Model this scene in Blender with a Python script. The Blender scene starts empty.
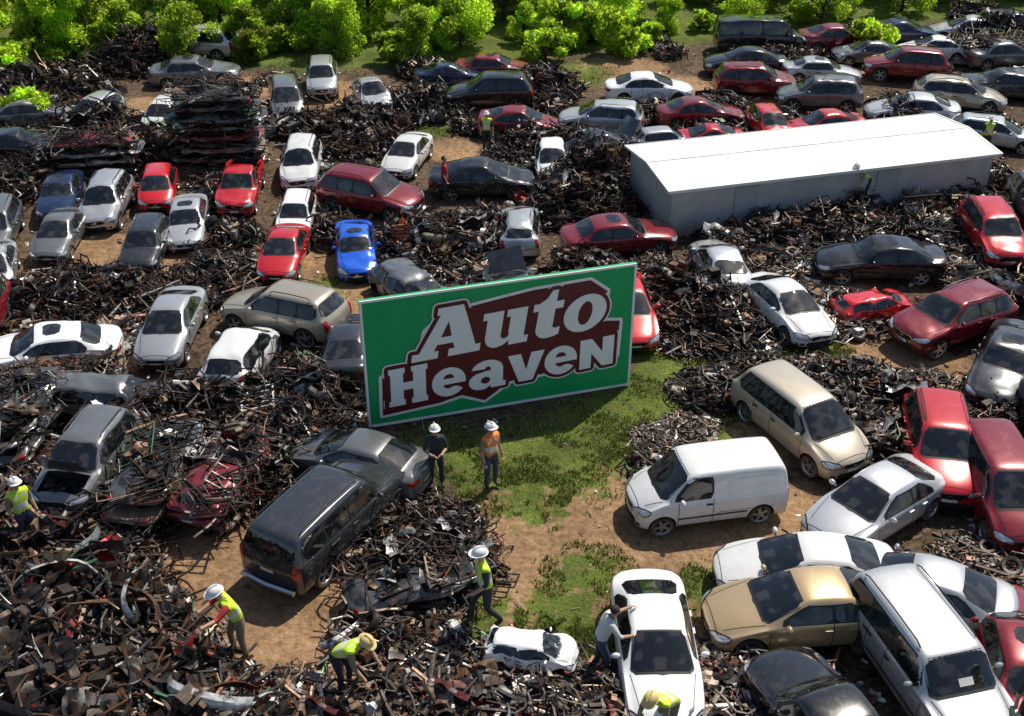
import bpy, bmesh, math, random
import numpy as np
from mathutils import Vector, Matrix, noise
from mathutils.bvhtree import BVHTree
random.seed(7); np.random.seed(7)
R_=random.random
def U(a,b): return a+(b-a)*random.random()
SC=bpy.context.scene
COL=SC.collection
SC.view_settings.view_transform='Standard'; SC.view_settings.look='None'; SC.view_settings.exposure=0
# ------------------------------------------------------------ camera
CH=20.2; PITCH=math.radians(32); FPX=1149.0
cam=bpy.data.cameras.new('camera'); cam.sensor_width=36; cam.lens=FPX/1024*36; cam.clip_end=1500
co=bpy.data.objects.new('camera',cam); COL.objects.link(co); co.location=(0,0,CH)
co.rotation_euler=(math.pi/2-PITCH,0,0); SC.camera=co
def survey(px,py,h=0.0):
    """plan position (metres) of a point h metres above the yard"""
    a=(px-512)/FPX; b=(358-py)/FPX
    d=Vector((a, math.cos(PITCH)+b*math.sin(PITCH), -math.sin(PITCH)+b*math.cos(PITCH)))
    t=(h-CH)/d.z
    return Vector((d.x*t,d.y*t,0))
# ------------------------------------------------------------ light
SUN=Vector((0.45,0.55,1.0)).normalized()
w=bpy.data.worlds.new('World'); SC.world=w; w.use_nodes=True
nt=w.node_tree; bg=nt.nodes['Background']; sk=nt.nodes.new('ShaderNodeTexSky'); sk.sky_type='NISHITA'; sk.sun_disc=False
sk.sun_elevation=math.asin(SUN.z); sk.sun_rotation=math.atan2(SUN.x,SUN.y)
nt.links.new(sk.outputs[0],bg.inputs[0]); bg.inputs[1].default_value=0.10
sl=bpy.data.lights.new('sun','SUN'); sl.energy=5.0; sl.angle=math.radians(0.5); sl.color=(1,0.94,0.82)
so=bpy.data.objects.new('sun',sl); COL.objects.link(so); so.rotation_euler=SUN.to_track_quat('Z','Y').to_euler(); so.location=(20,20,60)
# ------------------------------------------------------------ materials
def pin(b,n,v):
    if n in b.inputs: b.inputs[n].default_value=v
def mat(name,col,rough=.5,metal=0,coat=0,var=0,scale=6,dust=0,dustcol=(.30,.24,.17),bump=0,attr=False,rnd=0,spec=None,blot=None,blotscale=2.6,blotr=(.52,.60)):
    m=bpy.data.materials.new(name); m.use_nodes=True; n=m.node_tree.nodes; l=m.node_tree.links
    b=n['Principled BSDF']; pin(b,'Roughness',rough); pin(b,'Metallic',metal); pin(b,'Coat Weight',coat); pin(b,'Coat Roughness',.05)
    if spec is not None: pin(b,'Specular IOR Level',spec)
    tc=n.new('ShaderNodeTexCoord')
    if attr:
        a=n.new('ShaderNodeAttribute'); a.attribute_name='col'; cur=a.outputs['Color']
    else:
        rgb=n.new('ShaderNodeRGB'); rgb.outputs[0].default_value=(*col,1); cur=rgb.outputs[0]
    nz=n.new('ShaderNodeTexNoise'); nz.inputs['Scale'].default_value=scale; nz.inputs['Detail'].default_value=5; nz.inputs['Roughness'].default_value=.65
    l.new(tc.outputs['Object'],nz.inputs['Vector'])
    if blot:
        nb=n.new('ShaderNodeTexNoise'); nb.inputs['Scale'].default_value=blotscale; nb.inputs['Detail'].default_value=1 if blotscale<3 else 5; l.new(tc.outputs['Object'],nb.inputs['Vector'])
        mr=n.new('ShaderNodeMapRange'); mr.inputs[1].default_value=blotr[0]; mr.inputs[2].default_value=blotr[1]; l.new(nb.outputs[0],mr.inputs[0])
        mx=n.new('ShaderNodeMix'); mx.data_type='RGBA'; l.new(mr.outputs[0],mx.inputs[0]); l.new(cur,mx.inputs[6]); mx.inputs[7].default_value=(*blot,1); cur=mx.outputs[2]
    if var:
        mr=n.new('ShaderNodeMapRange'); mr.inputs[1].default_value=.3; mr.inputs[2].default_value=.7; mr.inputs[3].default_value=1-var; mr.inputs[4].default_value=1+var
        l.new(nz.outputs[0],mr.inputs[0])
        mx=n.new('ShaderNodeVectorMath'); mx.operation='SCALE'; l.new(cur,mx.inputs[0]); l.new(mr.outputs[0],mx.inputs['Scale']); cur=mx.outputs[0]
    if rnd:
        oi=n.new('ShaderNodeObjectInfo'); mr=n.new('ShaderNodeMapRange'); mr.inputs[3].default_value=1-rnd; mr.inputs[4].default_value=1+rnd
        l.new(oi.outputs['Random'],mr.inputs[0])
        mx=n.new('ShaderNodeVectorMath'); mx.operation='SCALE'; l.new(cur,mx.inputs[0]); l.new(mr.outputs[0],mx.inputs['Scale']); cur=mx.outputs[0]
    if dust:
        n2=n.new('ShaderNodeTexNoise'); n2.inputs['Scale'].default_value=3.1; n2.inputs['Detail'].default_value=9; n2.inputs['Roughness'].default_value=.75
        oi2=n.new('ShaderNodeObjectInfo'); va=n.new('ShaderNodeVectorMath'); va.operation='ADD'; l.new(tc.outputs['Object'],va.inputs[0]); l.new(oi2.outputs['Location'],va.inputs[1])
        l.new(va.outputs[0],n2.inputs['Vector'])
        sx=n.new('ShaderNodeSeparateXYZ'); l.new(tc.outputs['Object'],sx.inputs[0])
        lo=n.new('ShaderNodeMapRange'); lo.inputs[1].default_value=.15; lo.inputs[2].default_value=.7; lo.inputs[3].default_value=.34; lo.inputs[4].default_value=0
        l.new(sx.outputs[2],lo.inputs[0])
        ad=n.new('ShaderNodeMath'); ad.operation='ADD'; l.new(n2.outputs[0],ad.inputs[0]); l.new(lo.outputs[0],ad.inputs[1])
        mr=n.new('ShaderNodeMapRange'); mr.inputs[1].default_value=.50; mr.inputs[2].default_value=.90; mr.inputs[3].default_value=0; mr.inputs[4].default_value=dust
        l.new(ad.outputs[0],mr.inputs[0])
        mx=n.new('ShaderNodeMix'); mx.data_type='RGBA'; l.new(mr.outputs[0],mx.inputs[0]); l.new(cur,mx.inputs[6]); mx.inputs[7].default_value=(*dustcol,1); cur=mx.outputs[2]
        r2=n.new('ShaderNodeMapRange'); r2.inputs[1].default_value=0; r2.inputs[2].default_value=1; r2.inputs[3].default_value=rough; r2.inputs[4].default_value=.9
        l.new(mr.outputs[0],r2.inputs[0]); l.new(r2.outputs[0],b.inputs['Roughness'])
    l.new(cur,b.inputs['Base Color'])
    if bump:
        bp=n.new('ShaderNodeBump'); bp.inputs['Strength'].default_value=bump; bp.inputs['Distance'].default_value=.03
        l.new(nz.outputs[0],bp.inputs['Height']); l.new(bp.outputs[0],b.inputs['Normal'])
    return m
PAINT={k:mat('paint_'+k,c,r,m,1.0,.04,3,d,rnd=.14) for k,c,r,m,d in [
 ('white',(.80,.80,.79),.33,0,.35),('silver',(.56,.57,.58),.30,.5,.35),('grey',(.18,.185,.19),.28,.45,.38),('dark',(.04,.043,.05),.25,.35,.32),
 ('black',(.008,.008,.010),.18,.0,.24),('red',(.58,.012,.016),.25,.1,.16),('maroon',(.23,.010,.018),.25,.25,.22),('blue',(.010,.12,.72),.25,.2,.08),
 ('navy',(.012,.03,.10),.26,.3,.22),('gold',(.56,.40,.22),.30,.45,.3),('beige',(.48,.42,.33),.32,.35,.32),('rusty',(.16,.07,.04),.75,.1,.8)]}
M_glass=mat('car_glass',(.006,.008,.010),.035,0,0,.3,1.2,dust=.05,spec=1.0,blot=(.035,.034,.032))
M_trim=mat('black_trim',(.014,.014,.014),.5,0,0,.3,9)
M_tyre=mat('tyre_rubber',(.022,.021,.02),.85,0,0,.3,9,dust=.4)
M_rim=mat('alloy_rim',(.5,.5,.5),.32,.8,0,.2,9)
M_head=mat('headlamp_lens',(.62,.64,.67),.08,.6,1,.5,18)
M_tail=mat('tail_lamp_lens',(.42,.01,.01),.15,0,1,.3,14)
M_plate=mat('licence_plate',(.65,.65,.6),.5,0,0,.2,30)
M_chrome=mat('chrome_trim',(.7,.7,.7),.15,1,0,.1,9)
M_well=mat('wheel_well_dark',(.012,.012,.012),.95)
M_seam=mat('panel_gap',(.008,.008,.008),.9)
CM=[PAINT['white'],M_glass,M_trim,M_tyre,M_rim,M_head,M_tail,M_plate,M_chrome,M_well,M_seam]
M_scrap=mat('scrap_metal',(.1,.1,.1),.45,.35,0,.55,7,attr=True,bump=.35,blot=(.085,.040,.020),blotscale=4.5,blotr=(.50,.66))
M_mound=mat('scrap_fines',(.032,.022,.015),.95,0,0,.6,5,bump=1)
# ------------------------------------------------------------ mesh builder
class MB:
    def __init__(s): s.v=[];s.f=[];s.m=[];s.c=[]
    def add(s,vs,fs,mat=0,col=(.1,.1,.1)):
        o=len(s.v); s.v.extend([tuple(v) for v in vs])
        for f in fs: s.f.append(tuple(i+o for i in f)); s.m.append(mat); s.c.append(col)
    def box(s,c,size,mat=0,col=(.1,.1,.1),rot=None,taper=1.0):
        a,b,d=size[0]/2,size[1]/2,size[2]/2; c=Vector(c)
        P=[Vector((x*a*(taper if z>0 else 1),y*b*(taper if z>0 else 1),z*d)) for z in(-1,1) for y in(-1,1) for x in(-1,1)]
        if rot is not None: P=[rot@p for p in P]
        s.add([p+c for p in P],[(0,2,3,1),(4,5,7,6),(0,1,5,4),(2,6,7,3),(0,4,6,2),(1,3,7,5)],mat,col)
    def tube(s,pts,r,sides=5,mat=0,col=(.1,.1,.1),flat=1.0,caps=True):
        pts=[Vector(p) for p in pts]; n=len(pts); rs=r if isinstance(r,(list,tuple)) else [r]*n
        vs=[]; up=Vector((R_()-.5,R_()-.5,1)).normalized() if flat!=1 else Vector((0.01,.02,1))
        for i,p in enumerate(pts):
            t=(pts[min(i+1,n-1)]-pts[max(i-1,0)]).normalized()
            a=t.cross(up)
            if a.length<1e-3: a=t.cross(Vector((1,0,0)))
            a.normalize(); b=t.cross(a)
            for k in range(sides):
                q=2*math.pi*(k+.5)/sides; vs.append(p+a*math.cos(q)*rs[i]+b*math.sin(q)*rs[i]*flat)
        fs=[(i*sides+k,i*sides+(k+1)%sides,(i+1)*sides+(k+1)%sides,(i+1)*sides+k) for i in range(n-1) for k in range(sides)]
        if caps: fs+= [tuple(range(sides))[::-1],tuple((n-1)*sides+k for k in range(sides))]
        s.add(vs,fs,mat,col)
    def lathe(s,prof,seg,M,mats,col=(.1,.1,.1)):
        vs=[]
        for r,y in prof:
            for k in range(seg):
                q=2*math.pi*k/seg; vs.append(M@Vector((r*math.cos(q),y,r*math.sin(q))))
        o=len(s.v); s.v.extend([tuple(v) for v in vs])
        for i in range(len(prof)-1):
            for k in range(seg):
                k2=(k+1)%seg; s.f.append((o+i*seg+k,o+i*seg+k2,o+(i+1)*seg+k2,o+(i+1)*seg+k)); s.m.append(mats[i]); s.c.append(col)
    def sphere(s,c,rad,mat=0,col=(.1,.1,.1),seg=10,rings=6,z0=-1.0,rot=None):
        c=Vector(c); vs=[]
        for i in range(rings+1):
            t=math.asin(z0)+(math.pi/2-math.asin(z0))*i/rings
            for k in range(seg):
                q=2*math.pi*k/seg; p=Vector((rad[0]*math.cos(t)*math.cos(q),rad[1]*math.cos(t)*math.sin(q),rad[2]*math.sin(t)))
                if rot is not None: p=rot@p
                vs.append(c+p)
        s.add(vs,[(i*seg+k,i*seg+(k+1)%seg,(i+1)*seg+(k+1)%seg,(i+1)*seg+k) for i in range(rings) for k in range(seg)],mat,col)
    def mesh(s,name,mats,smooth=True,ang=35,attr=False):
        me=bpy.data.meshes.new(name); me.from_pydata(s.v,[],s.f)
        for m in mats: me.materials.append(m)
        me.polygons.foreach_set('material_index',s.m)
        if attr:
            a=me.attributes.new('col','FLOAT_VECTOR','FACE'); a.data.foreach_set('vector',np.array(s.c,dtype=np.float32).ravel())
        me.update()
        if smooth:
            me.polygons.foreach_set('use_smooth',[True]*len(me.polygons)); me.set_sharp_from_angle(angle=math.radians(ang))
        return me
def obj(name,me,loc=(0,0,0),rz=0,parent=None,scale=None):
    o=bpy.data.objects.new(name,me); COL.objects.link(o); o.location=loc; o.rotation_euler=(0,0,rz)
    if parent: o.parent=parent
    if scale is not None: o.scale=scale if hasattr(scale,'__len__') else (scale,)*3
    return o
def evalmesh(o):
    bpy.context.view_layer.update(); dg=bpy.context.evaluated_depsgraph_get()
    return bpy.data.meshes.new_from_object(o.evaluated_get(dg))
# ------------------------------------------------------------ vehicles
def ring(x,zb,zs,w,zr,wr,bow,hw):
    h=[(w*.86,zb),(w*.975,zb+.09),(w,zb+.45*(zs-zb)),(w*.985,zs-.08),(w*.935,zs),(wr,zr-.06),(wr*.84,zr-.005)]
    X=lambda y: x-bow*(y/hw)**2
    return [(X(0),0,zb)]+[(X(y),y,z) for y,z in h]+[(X(0),0,zr+.025)]+[(X(y),-y,z) for y,z in h[::-1]]
CARS={
'sedan':dict(L=4.65,W=1.82,H=1.46,zn=.70,belt=.94,xc=1.12,xw=.18,xr=-.92,xb=-1.74,zd=1.05,R=.335,nw=2,wr=.66,xf=1.42,xq=-1.34),
'saloon':dict(L=4.85,W=1.84,H=1.44,zn=.72,belt=.93,xc=.98,xw=.24,xr=-1.10,xb=-1.72,zd=1.01,R=.33,nw=2,wr=.70,xf=1.50,xq=-1.38,roofhatch=1),
'coupe':dict(L=4.45,W=1.82,H=1.36,zn=.64,belt=.90,xc=.95,xw=.02,xr=-.75,xb=-1.74,zd=.98,R=.34,nw=1,wr=.64,xf=1.38,xq=-1.25),
'hatchback':dict(L=4.05,W=1.74,H=1.52,zn=.74,belt=.96,xc=1.20,xw=.36,xr=-1.38,xb=-1.86,zd=1.02,R=.32,nw=2,wr=.67,xf=1.27,xq=-1.25,rear=1),
'wagon':dict(L=4.75,W=1.82,H=1.52,zn=.72,belt=.96,xc=1.15,xw=.22,xr=-1.65,xb=-2.16,zd=1.04,R=.34,nw=3,wr=.67,xf=1.43,xq=-1.38,rear=1,rails=1),
'suv':dict(L=4.60,W=1.90,H=1.72,zn=.90,belt=1.10,xc=1.12,xw=.32,xr=-1.72,xb=-2.10,zd=1.16,R=.38,nw=3,wr=.70,xf=1.40,xq=-1.35,rear=1,rails=1),
'minivan':dict(L=4.85,W=1.92,H=1.74,zn=.80,belt=1.04,xc=1.50,xw=.55,xr=-1.85,xb=-2.25,zd=1.10,R=.34,nw=3,wr=.70,xf=1.55,xq=-1.45,rear=1),
'big_suv':dict(L=5.25,W=2.02,H=1.90,zn=1.02,belt=1.22,xc=1.22,xw=.58,xr=-2.25,xb=-2.50,zd=1.26,R=.41,nw=3,wr=.76,xf=1.62,xq=-1.55,rear=1,rails=1),
'panel_van':dict(L=4.30,W=1.82,H=1.84,zn=.84,belt=1.06,xc=1.40,xw=.66,xr=-1.96,xb=-2.08,zd=1.14,R=.32,nw=1,wr=.80,xf=1.38,xq=-1.35,rear=1,panel=1),
'passenger_van':dict(L=5.4,W=2.0,H=2.05,zn=.95,belt=1.15,xc=1.85,xw=1.15,xr=-2.5,xb=-2.64,zd=1.2,R=.36,nw=3,wr=.82,xf=1.80,xq=-1.65,rear=1),
'pickup':dict(L=5.3,W=1.94,H=1.78,zn=.98,belt=1.14,xc=1.28,xw=.60,xr=-.45,xb=-.68,zd=1.15,R=.39,nw=2,wr=.72,xf=1.62,xq=-1.62,bed=1),
}
def base_stations(p):
    L,W,H,zn,belt,xc,xw,xr,xb,zd=[p[k] for k in('L','W','H','zn','belt','xc','xw','xr','xb','zd')]
    h=W/2; f=L/2; wr=p['wr']; zb=.20 if p['R']<.36 else .30
    zh=belt+.04
    st=[(f,zb+.10,zn-.19,h*.72,zn-.15,h*.60,.26),
        (f-.05,zb+.02,zn-.10,h*.86,zn-.055,h*.69,.28),
        (f-.22,zb,zn-.01,h*.955,zn+.04,h*.74,.24),
        ((f-.22)*.5+xc*.5,zb,zn*.45+(belt-.02)*.55,h*.995,(zn+.06)*.42+zh*.58,h*.79,.16),
        (xc+.06,zb,belt-.03,h,zh,h*.82,.15),
        (xc-.05,zb,belt-.02,h,zh+.05,h*.82,.15),
        (xw+.10,zb,belt,h,H-.07,h*(wr+.015),.10),
        (xw-.12,zb,belt,h,H-.015,h*wr,.05),
        ((xw+xr)/2,zb,belt+.01,h,H,h*wr,0),
        (xr+.14,zb,belt+.02,h,H-.04,h*wr,-.03),
        (xr-.05,zb,belt+.02,h,H-.09,h*(wr-.01),-.06)]
    if p.get('rear'):
        st+=[(xb,zb,belt+.03,h*.985,zd+.06,h*(wr*.5+.41),-.08),
             (-f+.08,zb+.03,belt-.0,h*.95,zd-.04,h*.83,-.12),
             (-f+.02,zb+.06,belt-.22,h*.90,belt-.16,h*.79,-.14),
             (-f,zb+.12,belt-.36,h*.83,belt-.32,h*.72,-.14)]
    else:
        st+=[(xb+.05,zb,belt+.02,h,zd+.05,h*.79,-.07),
             (xb-.08,zb,belt+.02,h*.995,zd+.01,h*.79,-.08),
             (-f+.20,zb+.02,belt-.0,h*.94,zd-.005,h*.78,-.15),
             (-f+.06,zb+.05,belt-.08,h*.88,zd-.06,h*.73,-.18),
             (-f,zb+.14,belt-.27,h*.77,zd-.26,h*.64,-.18)]
    if p.get('bed') or p.get('panel'): st=[s[:6]+((s[6] if s[0]>xw-.2 else 0),) for s in st]
    return st,h,zb
def make_car(kind,bay=False,wheels=True):
    p=CARS[kind]; st,h,zb=base_stations(p); L,W,H,zn,belt,xc,xw,xr,xb,zd,R=[p[k] for k in('L','W','H','zn','belt','xc','xw','xr','xb','zd','R')]
    f=L/2; wr=p['wr']
    vs=[];fs=[]; N=16
    for s in st: vs+=ring(*s,h)
    for i in range(len(st)-1):
        for k in range(N):
            k2=(k+1)%N; fs.append((i*N+k,(i+1)*N+k,(i+1)*N+k2,i*N+k2))
    fs.append(tuple(range(N))); fs.append(tuple((len(st)-1)*N+k for k in range(N))[::-1])
    me=bpy.data.meshes.new('b'); me.from_pydata(vs,[],fs)
    for m in CM: me.materials.append(m)
    bm=bmesh.new(); bm.from_mesh(me)
    bmesh.ops.recalc_face_normals(bm,faces=bm.faces)
    cl=bm.edges.layers.float.get('crease_edge') or bm.edges.layers.float.new('crease_edge')
    for e in bm.edges:
        a,b=e.verts[0].index,e.verts[1].index
        if a%N==b%N and a//N!=b//N:
            if a%N in(5,11): e[cl]=.55
            if a%N in(1,15): e[cl]=.5
            if a%N in(3,13): e[cl]=.3
            if a%N in(6,10): e[cl]=.15 if not p.get('panel') else .25
    bm.to_mesh(me); bm.free()
    o=bpy.data.objects.new('tmp',me); COL.objects.link(o)
    ss=o.modifiers.new('s','SUBSURF'); ss.levels=2; ss.render_levels=2
    m1=evalmesh(o); bvh=BVHTree.FromPolygons([v.co.copy() for v in m1.vertices],[tuple(q.vertices) for q in m1.polygons])
    cutters=[]
    def cutter(mb):
        cm=mb.mesh('c',CM,smooth=False); c=bpy.data.objects.new('cut',cm); COL.objects.link(c); cutters.append(c)
        bo=o.modifiers.new('b','BOOLEAN'); bo.operation='DIFFERENCE'; bo.object=c; bo.solver='EXACT'
    for wx in(p['xf'],p['xq']):
        for sy in(-1,1):
            mb=MB(); seg=28; rr=R+.055; y0,y1=(h-.30)*sy,(h+.3)*sy
            vv=[(wx+rr*math.cos(2*math.pi*k/seg),y,R+.01+rr*math.sin(2*math.pi*k/seg)) for y in(min(y0,y1),max(y0,y1)) for k in range(seg)]
            ff=[(k,seg+k,seg+(k+1)%seg,(k+1)%seg) for k in range(seg)]+[tuple(range(seg)),tuple(range(seg,2*seg))[::-1]]
            mb.add(vv,ff,9); cutter(mb)
    if p.get('bed'):
        mb=MB(); x0,x1=-f+.10,xb-.16; mb.box(((x0+x1)/2,0,1.12),(x1-x0,W*.80,.8),2); cutter(mb)
    if bay:
        mb=MB(); x0,x1=xc+.08,f-.34; mb.box(((x0+x1)/2,0,zn+.2),(x1-x0,W*.70,.9),9); cutter(mb)
    m2=evalmesh(o)
    B=MB(); B.v=[tuple(v.co) for v in m2.vertices]; B.f=[tuple(q.vertices) for q in m2.polygons]; B.m=[q.material_index for q in m2.polygons]; B.c=[(0,0,0)]*len(B.f)
    for c in cutters+[o]: bpy.data.objects.remove(c)
    def patch(c,dirn,nu,nv,mt,off=.006):
        d=Vector(dirn).normalized(); c=[Vector(q) for q in c]; g={}
        for j in range(nv+1):
            for i in range(nu+1):
                u,v=i/nu,j/nv
                q=(c[0]*(1-u)+c[1]*u)*(1-v)+(c[3]*(1-u)+c[2]*u)*v
                hit,nn,_,_=bvh.ray_cast(q-d*1.2,d,2.2)
                if hit is not None:
                    if nn.dot(d)>0: nn=-nn
                    g[i,j]=len(B.v); B.v.append(tuple(hit+nn*off))
        for j in range(nv):
            for i in range(nu):
                ks=[(i,j),(i+1,j),(i+1,j+1),(i,j+1)]
                if nu>3 and nv>2 and (i in(0,nu-1)) and (j in(0,nv-1)):
                    rm=(0 if i==0 else nu, 0 if j==0 else nv); ks=[k for k in ks if k!=rm]
                if all(k in g for k in ks):
                    B.f.append(tuple(g[k] for k in ks)); B.m.append(mt); B.c.append((0,0,0))
    dwn=(-(H-belt),0,-(xc-xw))
    patch([(xc+.03,-h*.80,belt+.03),(xc+.03,h*.80,belt+.03),(xw+.05,h*(wr-.01),H-.05),(xw+.05,-h*(wr-.01),H-.05)],dwn,12,8,2,.004)
    patch([(xc-.02,-h*.765,belt+.07),(xc-.02,h*.765,belt+.07),(xw+.09,h*(wr-.045),H-.07),(xw+.09,-h*(wr-.045),H-.07)],dwn,12,8,1,.009)
    for yy in(.05,.5):
        a=Vector((xc-.02,-h*yy,belt+.09)); patch([a,a+Vector((0,h*.5,.02)),a+Vector((-.01,h*.5,.05)),a+Vector((-.015,0,.03))],dwn,6,1,10,.016)
    if kind=='big_suv':
        a=Vector((xc-.12,-h*.1,belt+.13)); patch([a,a+Vector((0,.34,0)),a+Vector((-.12,.34,.12)),a+Vector((-.12,0,.12))],dwn,3,3,7,.013)
    if p.get('roofhatch'):
        patch([(xw-.22,-h*.38,H),(xw-.22,h*.38,H),(xw-.75,h*.38,H),(xw-.75,-h*.38,H)],(0,0,-1),6,4,1,.008)
    if not p.get('panel'):
        dr=(1,0,-.25) if p.get('rear') else ((H-zd),0,-(xr-xb))
        if p.get('rear'):
            ca=[(xb-.02,-h*.78,belt+.12),(xb-.02,h*.78,belt+.12),(xr-.04,h*(wr-.06),H-.15),(xr-.04,-h*(wr-.06),H-.15)]
        else:
            ca=[(xb+.04,-h*.74,zd+.03),(xb+.04,h*.74,zd+.03),(xr-.02,h*(wr-.05),H-.09),(xr-.02,-h*(wr-.05),H-.09)]
        patch(ca,dr,10,6,1,.008)
    for s in(-1,1):
        d=(0,-s,0); Y=s*h
        xe=(xr-.02) if p.get('rear') else xr+.02
        xe_b=(xb+.28) if p.get('rear') else xb+.30
        if p.get('panel'): xe=xe_b=.02
        if p.get('bed'): xe=xr+.10; xe_b=xb+.14
        xa_b,xa_t=xc-.34,xw-.02
        patch([(xe_b,Y,belt+.02),(xa_b+.10,Y,belt+.02),(xa_t+.02,Y,H-.125),(xe,Y,H-.145)],d,16,4,2,.004)
        n=p['nw']
        fr={1:[0,1],2:[0,.50,1],3:[0,.36,.68,1]}[n]
        for i in range(n):
            def xx(q):
                if q==0: return xa_b-.03,xa_t-.06
                if q==1: return xe_b+.05,xe+.08
                x=xa_t+.15-(xa_t+.15-(xe+xe_b)/2)*q; return x,x
            b0,t0=xx(fr[i]); b1,t1=xx(fr[i+1])
            g0=.0 if i==0 else .035; g1=0 if i==n-1 else .035
            patch([(b1+g1,Y,belt+.04),(b0-g0,Y,belt+.04),(t0-g0,Y,H-.155),(t1+g1,Y,H-.175)],d,8,4,1,.010)
            xs=b1 if i<n-1 else max(b1-.05,p['xq']+R+.02)
            patch([(xs-.009,Y,zb+.12),(xs+.009,Y,zb+.12),(xs+.009,Y,belt+.02),(xs-.009,Y,belt+.02)],d,1,8,10,.004)
            B.box((xs+.12,s*(h+.006),belt-.13),(.17,.035,.03),2 if kind not in('suv','sedan') else 0)
        xs=min(xc-.10,p['xf']-R-.09)
        patch([(xs-.009,Y,zb+.12),(xs+.009,Y,zb+.12),(xs+.009,Y,belt-.02),(xs-.009,Y,belt-.02)],d,1,8,10,.004)
        patch([(p['xq']+R+.09,Y,zb+.02),(p['xf']-R-.09,Y,zb+.02),(p['xf']-R-.09,Y,zb+.11),(p['xq']+R+.09,Y,zb+.11)],d,10,2,2,.005)
        if kind in('panel_van','big_suv','passenger_van','saloon'):
            z=zb+.33; patch([(p['xq']+R+.09,Y,z),(p['xf']-R-.09,Y,z),(p['xf']-R-.09,Y,z+.05),(p['xq']+R+.09,Y,z+.05)],d,12,1,2,.012)
        if not bay:
            patch([(f-.34,s*h*.62,1),(xc-.02,s*h*.80,1),(xc-.02,s*h*.785,1),(f-.34,s*h*.605,1)],(0,0,-1),12,1,10,.004)
        # lamps
        patch([(f-.05,s*h*.42,zn-.205),(f-.1,s*h*1.0,zn-.165),(f-.25,s*h*1.02,zn+.045),(f-.05,s*h*.48,zn-.045)],(-1,-s*.35,-.15),9,4,2,.007)
        patch([(f-.05,s*h*.46,zn-.18),(f-.1,s*h*.97,zn-.14),(f-.25,s*h*1.0,zn+.02),(f-.05,s*h*.51,zn-.07)],(-1,-s*.35,-.15),9,4,5,.014)
        patch([(f-.05,s*h*.58,zb+.10),(f-.05,s*h*.76,zb+.10),(f-.05,s*h*.76,zb+.18),(f-.05,s*h*.62,zb+.18)],(-1,0,0),3,2,10,.008)
        if p.get('rear') or p.get('bed'):
            patch([(-f+.05,s*h*.74,belt-.38),(-f+.1,s*h*.96,belt-.36),(-f+.1,s*h*.94,belt+.04),(-f+.05,s*h*.78,belt+.02)],(1,-s*.3,0),5,8,6,.012)
        else:
            patch([(-f,s*h*.46,belt-.21),(-f+.1,s*h*.98,belt-.18),(-f+.1,s*h*.97,belt-.03),(-f,s*h*.50,belt-.06)],(1,-s*.35,0),8,4,6,.012)
        B.sphere((xc-.48,s*(h+.09),belt+.10),(.065,.11,.075),0,seg=10,rings=6); B.box((xc-.48,s*(h+.0),belt+.05),(.05,.12,.03),2)
        if p.get('rails'):
            B.tube([(xw-.25,s*h*wr*.87,H-.02),(xw-.40,s*h*wr*.87,H+.05),((xw+xr)/2,s*h*wr*.87,H+.065),(xr+.35,s*h*wr*.87,H+.03),(xr+.2,s*h*wr*.87,H-.04)],.018,5,2)
    if kind in('big_suv','pickup','suv','passenger_van'):
        patch([(f,-h*.44,zn-.30),(f,h*.44,zn-.30),(f,h*.46,zn-.09),(f,-h*.46,zn-.09)],(-1,0,-.1),8,3,8,.008)
        patch([(f,-h*.40,zn-.28),(f,h*.40,zn-.28),(f,h*.42,zn-.11),(f,-h*.42,zn-.11)],(-1,0,-.1),8,3,10,.013)
        patch([(f,-h*.40,zn-.21),(f,h*.40,zn-.21),(f,h*.40,zn-.195),(f,-h*.40,zn-.195)],(-1,0,-.1),8,1,8,.018)
    else:
        patch([(f,-h*.34,zn-.25),(f,h*.34,zn-.25),(f,h*.42,zn-.09),(f,-h*.42,zn-.09)],(-1,0,-.1),8,3,10,.008)
    patch([(f,-h*.5,zb+.05),(f,h*.5,zb+.05),(f,h*.58,zb+.20),(f,-h*.58,zb+.20)],(-1,0,0),8,3,10,.008)
    patch([(f,-.07,zn-.20),(f,.07,zn-.20),(f,.07,zn-.14),(f,-.07,zn-.14)],(-1,0,-.1),4,3,8,.022)
    zp=zb+.21; patch([(f,-.2,zp),(f,.2,zp),(f,.2,zp+.09),(f,-.2,zp+.09)],(-1,0,0),2,2,7,.02)
    zp=belt-.36; patch([(-f,-.2,zp),(-f,.2,zp),(-f,.2,zp+.11),(-f,-.2,zp+.11)],(1,0,0),2,2,7,.016)
    zz=zb+.20; patch([(-f,-h*.8,zz+.12),(-f,h*.8,zz+.12),(-f,h*.8,zz+.14),(-f,-h*.8,zz+.14)],(1,0,0),12,1,10,.004)
    if not bay:
        patch([(f-.20,-h*.60,1),(f-.20,h*.60,1),(f-.215,h*.60,1),(f-.215,-h*.60,1)],(0,0,-1),10,1,10,.004)
        for s in(-1,1): patch([(xc-.02,0,1),(xc-.13,s*h*.76,1),(xc-.06,s*h*.76,1.2),(xc+.07,0,1.2)],(0,0,-1),8,1,2,.006)
    else:
        for k in range(26):
            B.box((U(xc+.2,f-.5),U(-.5,.5),U(zn-.25,zn-.02)),(U(.08,.4),U(.08,.3),U(.06,.2)),random.choice([2,2,9,4,8]),rot=Matrix.Rotation(U(0,3),3,'Z'))
        a=math.radians(58); hl=f-.25-xc
        M=Matrix.Translation((xc+.08,0,belt+.05))@Matrix.Rotation(-a,4,'Y')
        vv=[];nx,ny=5,6
        for i in range(nx+1):
            for j in range(ny+1):
                u=i/nx;v=j/ny*2-1; vv.append(M@Vector((u*hl,v*h*(.74-.06*u),.04*(1-v*v)-.05*u*u)))
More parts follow.
